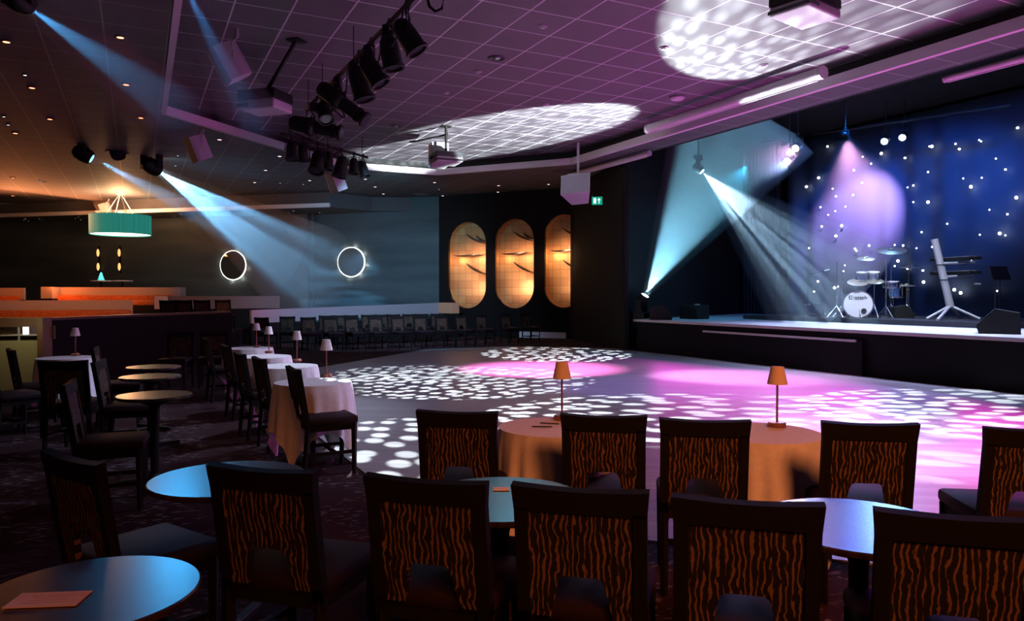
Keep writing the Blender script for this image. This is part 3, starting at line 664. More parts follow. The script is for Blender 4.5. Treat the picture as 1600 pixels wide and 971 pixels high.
def roll(label, pa, pb, r, nm='projector_screen'):
    t = thing(nm, label, 'projection screen', pa, 0, 'rolled projection screens'); d = pb - pa
    MB().cyl((0, 0, 0), d, r, None, 20).build('casing', M['screen'], t, smooth=True)
    u = d.normalized(); MB().cyl(-u * .03, u * .03, r * 1.12, None, 12).build('end_cap', M['white'], t); MB().cyl(d - u * .03, d + u * .03, r * 1.12, None, 12).build('end_cap', M['white'], t)
    MB().box(d / 2 + Vector((0, 0, -r)), (.03, d.length * .96, .03), Matrix.Rotation(math.atan2(u.y, u.x) - math.pi / 2, 4, 'Z')).build('bottom_bar', M['screen'], t)
ps = 11.3
roll('long white screen casing hung in the recess before the stage', Vector((11.1, WX(1013, 197, 11.1).y, 5.62)), Vector((11.1, WX(1285, 113, 11.1).y, 5.62)), .11)
roll('slim pale screen tube under the bulkhead left of the stage', Vector((12.25, 20.6, 5.38)), Vector((12.25, WX(1014, 249, 12.25).y, 5.38)), .07)
roll('slim screen tube at the right edge above the stage', Vector((12.8, WX(1478, 118, 12.8).y, 5.42)), Vector((12.8, WX(1640, 70, 12.8).y, 5.42)), .06)
ap = W(1058, 154, 5.86); o = MB().lathe([(0, -.03), (.13, -.03), (.17, 0), (.17, .03), (0, .03)], ap, 8).build('access_point', M['white']); tag(o, 'white eight-sided ceiling unit left of the long screen casing', 'ceiling unit')
for i, (px, py, lab) in enumerate(((776, 91, 'large round black fitting in mid purple ceiling'), (618, 197, 'black spotlight fitting beside the lit ceiling patch'))):
    q = W(px, py, ZC - .01); t = thing('recessed_spotlight', lab, 'downlight', q)
    MB().lathe([(.09, 0), (.15, -.015), (.16, .0), (.09, .02)], (0, 0, 0), 24).build('bezel', M['darkgrey'], t)
    MB().ball((0, 0, 0), .07, (1, 1, .5)).build('bulb', M['chrome'], t)
for i, (px, py, lab) in enumerate(((747, 112, 'small round white detector left of centre ceiling'), (848, 41, 'small ring sensor near the top of the purple ceiling'), (1037, 75, 'small ring sensor below the white ceiling patch'),
        (697, 145, 'small ring sensor right of the diagonal bar'), (853, 163, 'small ring sensor on the edge of the long white patch'), (1193, 102, 'small sensor on the pale tiles before the screen casing'))):
    q = W(px, py, ZC - .01); t = tag(MB().lathe([(0, -.035), (.045, -.03), (.05, -.012), (.075, -.01), (.075, .01), (0, .01)], q, 16).build('ceiling_sensor', M['white'], smooth=True), lab, 'sensor')

# outer ceiling downlights
dl = [(10, 65, 'r'), (39, 117, 'c'), (50, 137, 'r'), (188, 58, 'r'), (197, 132, 'r'), (78, 186, 'r'), (220, 184, 'r'), (24, 208, 'r'), (6, 182, 'c'), (13, 195, 'c'), (343, 218, 'p'), (20, 278, 'r'), (62, 283, 'c'), (69, 285, 'c'), (20, 306, 'r'),
      (173, 262, 'c'), (278, 243, 'c'), (274, 259, 'c'), (437, 244, 'p'), (415, 266, 'p'), (398, 285, 'p'), (438, 286, 'c'), (484, 282, 'p'), (474, 288, 'c'), (511, 264, 'p'), (571, 280, 'p'), (586, 292, 'p'), (599, 303, 'p'), (679, 285, 'p'),
      (686, 296, 'c'), (692, 306, 'p'), (857, 288, 'p'), (779, 290, 'p'), (778, 300, 'p')]
dl.sort(); seen = {'r': 0, 'c': 0, 'p': 0}; nm_ = {'r': 'red-glowing', 'c': 'white pinpoint', 'p': 'pinkish'}; proto = {}
for px, py, k in dl:
    q = W(px, py, ZO - .012)
    wd = (q - P2).dot(nrm)
    if wd < 2.1 and (q - s0).dot(wdir) > 3.2: q = W(px, py, 4.938)
    lab = '%s downlight in the outer ceiling, %s of its colour from the left' % (nm_[k], ordn(seen[k])); seen[k] += 1
    if k not in proto:
        t = thing('downlight', lab, 'downlight', q, 0, nm_[k] + ' downlights'); rr = .05 if k != 'c' else .03
        MB().lathe([(rr, -.012), (rr * 1.5, -.012), (rr * 1.55, .01), (rr, .01)], (0, 0, 0), 16).build('bezel', M['soffit'], t)
        MB().lathe([(0, -.008), (rr, -.008), (rr, .004), (0, .004)], (0, 0, 0), 16).build('bulb', M[{'r': 'red_led', 'c': 'cool_led', 'p': 'pink_led'}[k]], t)
        proto[k] = t
    else: dup(proto[k], q, 0, lab)
low = [(29, 353), (37, 357), (54, 351), (59, 355), (68, 359), (112, 352), (117, 356), (136, 350), (266, 368), (289, 363), (294, 338), (398, 332), (445, 333), (463, 335), (490, 333), (412, 338)]
low.sort()
for i, (px, py) in enumerate(low):
    q = WP(px, min(py, 352), P2 + nrm * 1.0, nrm); q.z = 4.938
    q = P2 + wdir * (q - P2).dot(wdir) + nrm * (0.5 + 1.2 * ((i * 7) % 5) / 5); q.z = 4.938
    if (q - s0).dot(wdir) < 3.2: q = s0 + wdir * (3.4 + i * .1) + nrm * .9; q.z = 4.938
    dup(proto['c'], q, 0, 'tiny white downlight in the low soffit before the mirror wall, %s from the left' % ordn(i), 'soffit downlights')
def vent(px, py, lab):
    q = W(px, py, ZO - .01); o = MB().box(q, (.6, .6, .02)).box(q + Vector((0, 0, -.015)), (.4, .4, .02)).box(q + Vector((0, 0, -.03)), (.2, .2, .02)).build('ceiling_vent', M['soffit']); tag(o, lab, 'vent')
vent(655, 305, 'square air diffuser in the ceiling left of the niches'); vent(765, 294, 'square air diffuser in the ceiling above the niches'); vent(885, 268, 'square air diffuser beside the boxy speaker')

# exit sign
q = D(933, 314, 22.6); t = thing('exit_sign', 'green lit emergency exit sign on the black wall', 'exit sign', q, rotz_to(-FWD - RGT * .2))
t.scale = (.75, .75, .75)
MB().box((0, 0, 0), (.42, .05, .32)).build('panel', M['exit'], t)
MB().box((.09, .03, 0), (.11, .012, .22)).box((.0, 0.03, -.03), (.0, 0, 0)).build('door_symbol', M['exitw'], t)
MB().box((-.08, .03, -.04), (.035, .012, .14)).prism([(-.07, 0), (.07, 0), (0, .1)], -.006, .006, Matrix.Translation((-.08, .03, .02)) @ Matrix.Rotation(R(90), 4, 'X')).build('arrow_symbol', M['exitw'], t)
MB().cyl((.19, 0, .15), (.19, 0, .3), .012, None, 6).build('hanger', M['darkgrey'], t)

# ------------------------------------------------------------------ gold niches
nrot = math.atan2(ex.y, ex.x)
for i, (cu, cz, hw, hh) in enumerate(niches):
    base = P1 + ex * cu + Vector((0, 0, cz))
    t = thing('gold_niche', ['leftmost', 'middle', 'rightmost, half covered'][i] + ' of three tall rounded gold display niches', 'niche', base, nrot, 'gold display niches')
    # local x = ex, local y = away from room or into? work out
    inn = -en; ly = Vector((-ex.y, ex.x, 0)); sgn = 1 if ly.dot(inn) > 0 else -1
    dp = 0.42
    pts = stad(0, 0, hw, hh, 18); b2 = MB(); fr = [b2.bm.verts.new((x, 0, z)) for x, z in pts]; bk_ = [b2.bm.verts.new((x, sgn * dp, z)) for x, z in pts]; n = len(pts)
    for k in range(n): j = (k + 1) % n; b2.bm.faces.new((fr[k], fr[j], bk_[j], bk_[k]))
    b2.build('reveal', M['gold'], t, smooth=True)
    b2 = MB(); b2.prism([(x * 1.02, z * 1.01) for x, z in pts], 0, .04, Matrix.Translation((0, sgn * dp, 0)) @ Matrix.Rotation(R(90), 4, 'X') if sgn < 0 else Matrix.Translation((0, sgn * (dp + .04), 0)) @ Matrix.Rotation(R(90), 4, 'X')).build('tiled_back', M['gold'], t)
    # boat-shaped glass blades
    side = -1 if (ex.dot(RGT) < 0) else 1   # local +x seen on the left when ex points left
    for k, (fx, fz, tl, ln) in enumerate(((.42, .60, 24, .95), (.70, .60, 28, .5), (-.1, .24, -3, 1.15), (.45, -.1, 26, 1.0))):
        b2 = MB(); L_ = hw * ln * .62
        poly = [(-L_, 0), (-L_ * .5, -.05), (0, -.075), (L_ * .5, -.055), (L_, .02), (L_ * .4, .0), (-L_ * .3, .0)]
        mtx = Matrix.Translation((side * fx * hw, sgn * .12, fz * hh)) @ Matrix.Rotation(R(-tl if side < 0 else tl), 4, 'Y') @ Matrix.Rotation(R(90), 4, 'X')
        b2.prism([(x, y) for x, y in poly], -.09, .09, mtx).build('glass_blade', M['blade'], t)
    lp = base + ex * (hw * .62) + inn * .12 + Vector((0, 0, .25))
    L = bpy.data.lights.new('niche_lamp', 'POINT'); L.energy = (9, 8, 13)[i]; L.color = (1.0, 0.58, 0.27); L.shadow_soft_size = .2
    lo_ = bpy.data.objects.new('niche_lamp', L); COL.objects.link(lo_); lo_.location = lp
    spot(base + en * 1.6 + Vector((0, 0, .4)) + ex * .4, base, (1.0, .52, .3), (130, 110, 150)[i], 38, 1.0, radius=.2, name='niche_front_fill')  # fill spots added out in the room to brighten the niche
    spot(base + en * 1.2 - Vector((0, 0, .9)) + ex * .2, base - Vector((0, 0, hh * .5)), (1.0, .62, .42), (60, 100, 45)[i], 30, 1.0, radius=.2, name='niche_front_fill')
# black pier covering half of the third niche
pc = WP(899, 400, P1, en); uu = (pc - P1).dot(ex)
a0 = P1 + ex * (uu); MB().prism([(v.x, v.y) for v in (a0 + en * .02, a0 + en * .3, a0 + en * .3 - ex * 2.2, a0 + en * .02 - ex * 2.2)], 0, ZO - .01).build('wall_pier', M['blackwall'], kind='structure')

# ------------------------------------------------------------------ round mirrors
for i, (px, py, rad, lab) in enumerate(((367, 415, .60, 'round backlit mirror at left, nearly black glass'), (551, 410, .58, 'round backlit mirror at right reflecting pale shapes'))):
    q = WP(px, py, P2, nrm) + nrm * .1
    t = thing('round_mirror', lab, 'mirror', q, rotz_to(nrm), 'backlit round mirrors')
    ry = Matrix.Rotation(R(-90), 3, 'X')
    MB().lathe([(0, 0), (rad, 0), (rad, .02), (0, .025)], (0, 0.03, 0), 48, ry).build('glass', M['mirror'], t, smooth=True)
    MB().lathe([(rad + .005, 0), (rad + .034, 0), (rad + .034, .02), (rad + .005, .02)], (0, .01, 0), 48, ry).build('light_ring', M['halo'], t)
    MB().lathe([(0, -.09), (rad * .8, -.09), (rad * .8, 0), (0, 0)], (0, .0, 0), 32, ry).build('backing', M['black'], t)
    for k in range(8):
        an = k * math.pi / 4 + .2; L = bpy.data.lights.new('halo_lamp', 'POINT'); L.energy = 1.3; L.color = (1, .9, .75); L.shadow_soft_size = .02
        o = bpy.data.objects.new('halo_lamp', L); COL.objects.link(o); o.location = q + nrm * -.02 + wdir * math.cos(an) * (rad + .06) + Vector((0, 0, math.sin(an) * (rad + .06)))

# ------------------------------------------------------------------ raised seating at left
part_rot = None
def wallseg(pa, pb, z0, z1, t, name, mt, parent=None, kind=None, smooth=False):
    pa = Vector((pa.x, pa.y, 0)); pb = Vector((pb.x, pb.y, 0)); d = (pb - pa).normalized(); n = Vector((-d.y, d.x, 0))
    if n.dot(FWD) < 0: n = -n
    pts = [pa, pb, pb + n * t, pa + n * t]
    return MB().prism([(v.x, v.y) for v in pts], z0, z1).build(name, mt, parent, kind=kind)
pA = D(-60, 500, 11.8); pB = D(362, 488, 19.6)
hw_ = thing('partition_wall', 'dark half-height partition with polished top rail in front of the booths', 'partition', (0, 0, 0))
wallseg(pA, pB, 0, 1.13, .1, 'panel', M['blackwall'], hw_)
wallseg(pA + FWD * -.03, pB + FWD * -.03, 1.13, 1.18, .18, 'top_rail', M['rail'], hw_)
# platforms
pl1 = [D(-200, 480, 12.5), D(340, 480, 19.9), D(395, 480, 26), D(395, 480, 30.5), D(-200, 480, 33)]
MB().prism([(v.x, v.y) for v in pl1], 0, .5).build('floor_tier', M['carpet'], kind='structure')
pl2 = [D(-200, 480, 24.5), D(330, 480, 26), D(330, 480, 31), D(-200, 480, 33)]
MB().prism([(v.x, v.y) for v in pl2], .5, .95).build('floor_upper_tier', M['carpet'], kind='structure')
def booth(label, x0, x1, ytop, d0, d1, zf, backm, cushion=True, ends=False, dep=.75, endL=None, endR=None, zend=None):
    t = thing('booth_bench', label, 'booth', (0, 0, 0)); pa = D(x0, ytop, d0); pb = D(x1, ytop, d1)
    z = pa.z; dn = (Vector((pb.x - pa.x, pb.y - pa.y, 0))).normalized(); fn = Vector((-dn.y, dn.x, 0)); fn = fn if fn.dot(FWD) < 0 else -fn
    bk = wallseg(pa, pb, z - .42, z, .14, 'back_panel', backm, t)
    if zend:
        L_ = (Vector((pb.x - pa.x, pb.y - pa.y))).length
        for v in bk.data.vertices: v.co.z += (zend - z) * max(0, (v.co.xy - pa.xy).dot(dn.xy) / L_)
    wallseg(pa - FWD * .02, pb - FWD * .02, zf, z - .42, .16, 'lower_panel', M['blackwall'], t)
    if cushion:
        qa = pa + fn * .22 + dn * .15; qb = pb + fn * .22 - dn * .02; ln = (qb - qa).length; mid = (qa + qb) / 2; rz = Matrix.Rotation(math.atan2(dn.y, dn.x), 4, 'Z')
        MB().box((mid.x, mid.y, (z - .28 + zf + .3) / 2), (ln, .2, z - .28 - zf - .3), rz, .06).build('back_cushion', M['orange'], t, smooth=True)
        mid2 = mid + fn * .3
        MB().box((mid2.x, mid2.y, zf + .36), (ln, .55, .18), rz, .05).build('seat_cushion', M['orange'], t, smooth=True)
        MB().box((mid2.x, mid2.y, zf + .14), (ln, .5, .28), rz).build('base', M['black'], t)
    for e_, pp_ in ((endL, pa), (endR, pb)):
        if e_:
            ln = e_; mid = pp_ + fn * .4 + dn * (ln / 2 if pp_ is pa else -ln / 2); rz = Matrix.Rotation(math.atan2(dn.y, dn.x), 4, 'Z')
            MB().box((mid.x, mid.y, (zend or z) - .2), (ln, .85, .4), rz).build('end_panel', M['peach'] if not zend else mat('orange_end_panel', (.75, .36, .2), .6), t); MB().box((mid.x, mid.y, ((zend or z) - .4 + zf) / 2), (ln, .83, (zend or z) - .4 - zf), rz).build('end_base', M['blackwall'], t)
    return t, pa, pb, fn
booth('pale booth back with orange seat behind the partition, nearest left booth', -30, 207, 470, 21.0, 22.5, .5, M['peach'])
booth('upper tier booth with orange glow, left of the drum lamp tables', 78, 289, 449, 26.5, 27.5, .95, M['peach'], endL=.35, endR=.25)
booth('upper tier booth cut off by the left edge of the photo', -60, 37, 450, 26.0, 26.3, .95, M['peach'])
booth('long dim booth below the left round mirror', 241, 437, 463, 23.8, 25.5, .5, mat('tan_booth_panel', (.2, .15, .13), .7), False, endL=.38)
tb_, pa_, pb_, fn_ = booth('long white booth back reaching to the gold niches', 393, 697, 485, 23.5, 28.6, 0, M['boothwhite'], False, endR=.35, zend=1.3)
area(D(150, 455, 25.3) + Vector((0, 0, .0)), D(150, 470, 27.4), (1.0, 0.26, 0.06), 14, 2.5, .1)
area(D(95, 440, 25.8), D(95, 462, 26.9), (1.0, 0.22, 0.05), 10, .6, .3)
area(D(80, 380, 19.5), D(110, 480, 21.5), (1.0, 0.35, 0.12), 34, 2.5, .6)
area(D(10, 430, 24.8), D(10, 462, 26.2), (1.0, 0.22, 0.05), 8, 1.2, .3)
area(D(340, 420, 21.5), D(345, 480, 24.3), (1.0, 0.5, 0.28), 10, 1.5, .4)
spot(D(430, 462, 22.3), D(436, 494, 24.2), (1.0, 0.08, 0.35), 30, 45, .8)
spot(D(600, 330, 19), D(640, 485, 26.5), (0.75, 0.65, 1.0), 250, 30, .8)
# dark chairs' room fill: cool wash on the mirror wall and chair row
spot(D(640, 230, 18), D(600, 480, 25), (0.25, 0.5, 0.8), 3000, 35, .9)
spot(D(600, 300, 22), D(620, 380, 30), (0.2, 0.5, 0.62), 700, 40, .9)
# ceiling orange glow around drum lamp
area(D(90, 335, 29) , D(120, 290, 28.5), (1.0, 0.33, 0.12), 115, 4, 1.5)
area(D(-40, 345, 27), D(-10, 280, 26.5), (1.0, 0.3, 0.1), 135, 4, 1.5)

# ------------------------------------------------------------------ drum pendant
pc = D(188.5, 352, 28.6); t = thing('drum_pendant', 'large teal drum pendant lamp glowing over the left booths', 'pendant lamp', pc)
rr = 43.5 * 28.6 / 1160; hh_ = 15 * 28.6 / 1160
MB().lathe([(rr - .02, -hh_), (rr, -hh_), (rr, hh_), (rr - .02, hh_), (rr - .02, -hh_)], (0, 0, 0), 48).build('lamp_shade', M['tealshade'], t, smooth=True)
MB().lathe([(0, -hh_ + .03), (rr - .03, -hh_ + .03), (rr - .03, -hh_ + .07), (0, -hh_ + .07)], (0, 0, 0), 48).build('diffuser', M['diffuser'], t)
MB().lathe([(0, 0), (.07, 0), (.07, .15), (0, .15)], (0, 0, hh_ + .0), 16).build('bulb_holder', M['diffuser'], t)
b2 = MB()
for k in range(4):
    a = k * math.pi / 2 + .4; b2.tube([(rr * .5 * math.cos(a), rr * .5 * math.sin(a), hh_), (0.02 * math.cos(a), .02 * math.sin(a), ZO - pc.z)], .012, 6)
b2.build('suspension_wire', M['trim'], t)
MB().lathe([(0, -.05), (.12, -.05), (.14, 0), (0, 0)], (0, 0, ZO - pc.z), 20).build('ceiling_rose', M['trim'], t)
L = bpy.data.lights.new('drum_up_light', 'POINT'); L.energy = 420; L.color = (1, .45, .2); L.shadow_soft_size = .3; lo_ = bpy.data.objects.new('drum_up_light', L); COL.objects.link(lo_); lo_.location = pc + Vector((0, 0, hh_ + .25))
# gold wall sconces
for i, px in enumerate((157, 190)):
    q = WP(px, 406, P2, nrm) + nrm * .12
    t = thing('wall_sconce', ['left', 'right'][i] + ' gold wall sconce of two leaves under the drum lamp', 'wall lamp', q, rotz_to(nrm), 'gold leaf sconces')
    for k, z in enumerate((.3, -.32)):
        MB().ball((.02, 0, z), .1, (.7, .35, 1.7)).build('leaf', M['leafgold'], t, smooth=True)
    MB().box((0, -.04, 0), (.05, .06, 1.2)).build('backplate', M['black'], t)
# lit tables below them
for i, (px, lab, col) in enumerate(((158, 'small round table lit teal with a cone lamp under the left sconce', 'teal'), (191, 'small round table lit warm under the right sconce', 'warm'))):
    q = D(px, 438.5, 29.5); z = q.z; t = thing('pedestal_table', lab, 'table', (q.x, q.y, .95))
    MB().lathe([(0, z - .99), (.38, z - .99), (.38, z - .95), (0, z - .95)], (0, 0, 0), 24).build('tabletop', M['white'], t)
    MB().cyl((0, 0, 0), (0, 0, z - .99), .04, None, 8).lathe([(0, 0), (.22, 0), (.2, .03), (0, .03)], (0, 0, 0), 16).build('pedestal', M['black'], t)
    if i == 0:
        c_ = tag(MB().lathe([(.02, .32), (.03, .31), (.13, .0), (.0, .0)], (q.x, q.y, z + .0), 20).build('cone_lamp', mat('teal_cone_glow', (.1, .6, .6), em=(.06, .5, .5), es=.5), smooth=True), 'small teal cone lamp on the far left table', 'table lamp')
    spot(D(px, 400, 29.3), q, (.4, 1, .9) if i == 0 else (1, .6, .35), 60 if i == 0 else 25, 18, .5)

# ------------------------------------------------------------------ bar at far left
q0 = D(-60, 540, 10.7); q1 = D(62, 540, 10.9)
t = thing('bar_counter', 'brown framed bar unit with glass shelf and olive front at the left edge', 'bar', (0, 0, 0))
wallseg(q0, q1, 0, .93, .4, 'base_panel', M['olive'], t); wallseg(q0, q1, 1.13, 1.26, .4, 'top_beam', M['brown'], t)
wallseg(D(58, 540, 10.85), D(67, 540, 10.87), 0, 1.26, .42, 'end_post', M['brown'], t); wallseg(q0 + FWD * .02, D(59, 540, 10.9), 1.0, 1.015, .3, 'glass_shelf', M['trim'], t)
wallseg(D(28, 540, 10.85), D(29.5, 540, 10.85), .93, 1.13, .03, 'mullion', M['trim'], t); wallseg(q0 + FWD * .36, q1 + FWD * .36, .93, 1.13, .03, 'back_panel', M['brown'], t)
wallseg(D(36, 540, 11.0), D(42, 540, 11.0), 1.015, 1.13, .05, 'lit_strip', M['cool_led'], t)
area(D(20, 500, 10.4), D(20, 560, 10.75), (1, .9, .5), 1.6, .8, .15)

# ------------------------------------------------------------------ chairs
def make_chair(name, label, loc, heading, group=None):
    t = thing(name, label, 'chair', loc, -R(heading), group)
    W2 = .225; tilt = R(-9)   # back leans away from the seat
    rx = Matrix.Translation((0, -.215, .46)) @ Matrix.Rotation(-tilt, 4, 'X')
    # frame: top rail + stiles, drawn in local xz with an arched top
    def pr(b2, poly, y0, y1): # poly in (x,z) local to rx
        m_ = rx @ Matrix.Rotation(R(90), 4, 'X'); return b2.prism(poly, -y1, -y0, m_)
    b2 = MB(); top = .50; n = 8
    arc = [(-W2 - .008 + (2 * W2 + .016) * i / n, top - .012 * math.cos(math.pi * (i / n - .5)) ) for i in range(n + 1)]
    pr(b2, [(-W2, top - .09)] + arc + [(W2, top - .09)], -.018, .022)
    for s_ in (-1, 1): pr(b2, [(s_ * W2, -.02), (s_ * W2, top - .08), (s_ * (W2 - .045), top - .08), (s_ * (W2 - .045), -.02)], -.018, .022)
    pr(b2, [(-W2, -.06), (-W2, .035), (-W2 + .05, .035), (-W2 + .05, -.06)], -.018, .022)
    pr(b2, [(W2, -.06), (W2, .035), (W2 - .05, .035), (W2 - .05, -.06)], -.018, .022)
    b2.build('back_frame', M['frame'], t)
    b2 = MB(); wi = W2 - .04; zt = top - .085; zb = .02; nh = .178
    poly = [(-wi, zb), (-wi, zt), (wi, zt), (wi, zb), (.108, zb), (.082, nh - .03), (.074, nh - .01), (.058, nh), (-.058, nh), (-.074, nh - .01), (-.082, nh - .03), (-.108, zb)]
    pr(b2, poly, -.012, .014).build('back_panel', M['vein'], t)
    MB().box((0, .01, .487), (.46, .45, .075), None, .025).build('seat', M['seat'], t, smooth=True)
    MB().box((0, .205, .43), (.40, .022, .06)).box((0, -.19, .43), (.40, .022, .06)).box((.2, .0, .43), (.022, .40, .06)).box((-.2, 0, .43), (.022, .40, .06)).build('apron', M['frame'], t)
    for sx in (-1, 1):
        m2 = MB(); m2.cyl((sx * .2, .2, 0), (sx * .2, .2, .455), .02, .028, 4); m2.build('leg', M['frame'], t)
        m2 = MB(); m2.cyl((sx * .2, -.25, 0), (sx * .205, -.205, .46), .02, .028, 4); m2.build('leg', M['frame'], t)
    MB().box((.2, -.01, .2), (.016, .4, .03)).box((-.2, -.01, .2), (.016, .4, .03)).box((0, .03, .2), (.4, .016, .03)).build('stretcher', M['frame'], t)
    return t
def chair_at_back(px, ytop, heading, htop=.955, depth=None):
    """floor position of a chair whose top rail centre shows at px,ytop"""
    p = W(px, ytop, htop) if depth is None else D(px, ytop, depth)
    f = Vector((math.sin(R(heading)), math.cos(R(heading)), 0)); q = p + f * .29; q.z = 0; return q
P0 = None
def chair(px, ytop, heading, label, group, depth=None, pos=None):
    global P0
    loc = pos if pos is not None else chair_at_back(px, ytop, heading, depth=depth)
    if P0 is None: P0 = make_chair('dining_chair', label, loc, heading, group); return P0
    return dup(P0, loc, -R(heading), label, group)
G1 = 'chairs by the two lamp tables'; G2 = 'front chairs at the dark tables'
chair(714, 642, 36, 'chair left of the nearer cloth-covered lamp table', G1)
chair(943, 648, 36, 'chair with blue seat edge right of the left orange-lit tablecloth', G1)
chair(1101, 655, 36, 'chair just left of the right orange-lit lamp table', G1)
chair(1359, 660, 36, 'chair right of the right lamp table against the pink floor', G1)
chair(1618, 669, 34, 'chair cut off by the right edge in the middle row', G1)
chair(112, 713, 62, 'leftmost front chair with its back turned, at the card table', G2)
chair(408, 730, 44, 'front chair standing before the blue-lit round table at left', G2)
chair(664, 747, 43, 'front chair left of the round table holding the pink card', G2)
chair(905, 761, 41, 'front chair right of the round table holding the pink card', G2)
chair(1166, 780, 41, 'front chair left of the bright blue round table', G2)
chair(1500, 803, 41, 'front chair at bottom right corner beside the blue table', G2)
G3 = 'chairs along the row of lamp tables'
chair(0, 0, 88, 'side-on chair with red seat at the near end of the lamp table row', G3, pos=Vector((1.52, 6.75, 0)))
chair(0, 0, 84, 'second chair of the lamp table row from the near end', G3, pos=Vector((1.40, 8.0, 0)))
chair(0, 0, 84, 'third chair of the lamp table row from the near end', G3, pos=Vector((1.30, 8.75, 0)))
chair(0, 0, 84, 'fourth chair of the lamp table row from the near end', G3, pos=Vector((1.30, 10.2, 0)))
chair(0, 0, 84, 'farthest chair of the lamp table row', G3, pos=Vector((1.20, 12.0, 0)))
G4 = 'chairs along the far side of the dance floor'
fr_ = [(487, 21.3), (521, 21.4), (556, 21.6), (592, 21.8), (628, 22.1), (663, 22.4), (697, 22.8), (728, 23.2), (759, 23.7), (797, 24.4), (830, 25.2)]
for i, (px, d_) in enumerate(fr_):
    q = D(px, 500, d_); q.z = 0; chair(0, 0, 180 + 26.8 - 38 + random.uniform(-6, 6), 'far chair facing the dance floor, front line, %s from the left' % ordn(i), G4, pos=q)
bk2 = [(508, 23.0), (533, 23.3), (553, 23.5), (578, 23.9), (600, 24.2), (620, 24.4), (642, 24.7), (661, 25.0), (685, 25.4)]
for i, (px, d_) in enumerate(bk2):
    q = D(px, 500, d_); q.z = 0; chair(0, 0, 180 + 26.8 - 20 + random.uniform(-15, 15), 'far chair of the line behind, before the white booth, %s from the left' % ordn(i), G4, pos=q)
for i, (px, d_, lab) in enumerate(((417, 21.6, 'dark chair left of the pink glow on the white booth'), (449, 22.0, 'dark chair right of the pink glow on the white booth'))):
    q = D(px, 500, d_); q.z = 0; chair(0, 0, 40 + 150 * i, lab, G4, pos=q)
G5 = 'dark chairs on the left side'
for px, d_, hd, lab in ((275, 12.6, 200, 'dim chair facing the camera left of the far lamp tables'), (333, 12.9, 190, 'dim lilac-backed chair beside the farthest lamp table'), (190, 9.2, 95, 'dark glossy chair behind the smallest dark round table'),
        (205, 7.4, 100, 'dark chair beside the middle dark round table'), (175, 5.6, 95, 'dark chair with brown seat before the largest left round table'), (62, 9.0, 75, 'dark chair to the left of the pink-lit tablecloth'),
        (20, 8.2, 60, 'dark chair at the left edge below the bar unit'), (120, 7.6, 20, 'dark chair in front of the pink-lit tablecloth')):
    q = D(px, 600, d_); q.z = 0; chair(0, 0, hd, lab, G5, pos=q)
for px, d_, i in ((268, 19.0, 0), (292, 19.4, 1), (320, 19.8, 2), (352, 21.0, 3)):
    q = D(px, 480, d_ + 1.6); q.z = .5; chair(0, 0, 20, 'chair top showing over the partition before the dim booth, %s from the left' % ordn(i), 'chairs behind the partition', pos=q)

# ------------------------------------------------------------------ tables
def dark_table(label, px, py, r=.35, group='dark round tables'):
    p = W(px, py, .75); t = thing('round_table', label, 'table', (p.x, p.y, 0), random.uniform(0, 1), group)
    MB().lathe([(0, .72), (r - .02, .72), (r, .73), (r, .745), (r - .006, .75), (0, .75)], (0, 0, 0), 48).build('tabletop', M['tabletop'], t, smooth=True)
    MB().lathe([(0, .69), (.12, .69), (.05, .66), (.035, .6), (.035, .08), (.06, .05), (0, .05)], (0, 0, 0), 20).build('pedestal', M['black'], t, smooth=True)
    for k in range(4):
        a = k * math.pi / 2; MB().box((.14 * math.cos(a), .14 * math.sin(a), .03), (.28, .05, .04), Matrix.Rotation(a, 4, 'Z'), .008).build('foot', M['black'], t)
    return p
dark_table('blue-glinting dark round table between the two left front chairs', 357, 746)
dark_table('dark round table with blue glare and card at bottom left', 138, 925, .3)
dark_table('teal-lit dark round table with the pink card, bottom centre', 783, 777)
dark_table('bright blue reflecting dark round table at bottom right', 1342, 818)
dark_table('brown topped round table, largest of the three at left', 241, 617, .3)
dark_table('brown topped round table, middle of the three at left', 235, 588, .3)
dark_table('brown topped round table, farthest of the three at left', 240, 573, .3)
def card(label, px, py, wx, wy, rz, mt, ink=True):
    p = W(px, py, .752); t = thing('menu_card', label, 'card', p, rz)
    MB().box((0, 0, .0015), (wx, wy, .003)).build('sheet', mt, t)
    if ink:
        b2 = MB()
        for k in range(4): b2.box((.02 * wx * (k % 2), -.024 + .016 * k, .0033), ((.62 - .08 * (k % 3)) * wx, .0035, .0006))
        b2.build('print_line', mat('faded_print', (.55, .36, .3), .8), t)
card('orange-lit printed card at the bottom left corner', 76, 938, .19, .1, -YAW + .1, M['paper'])
card('pink card on the teal-lit table at bottom centre', 783, 765, .07, .05, -YAW, M['paperw'], False)
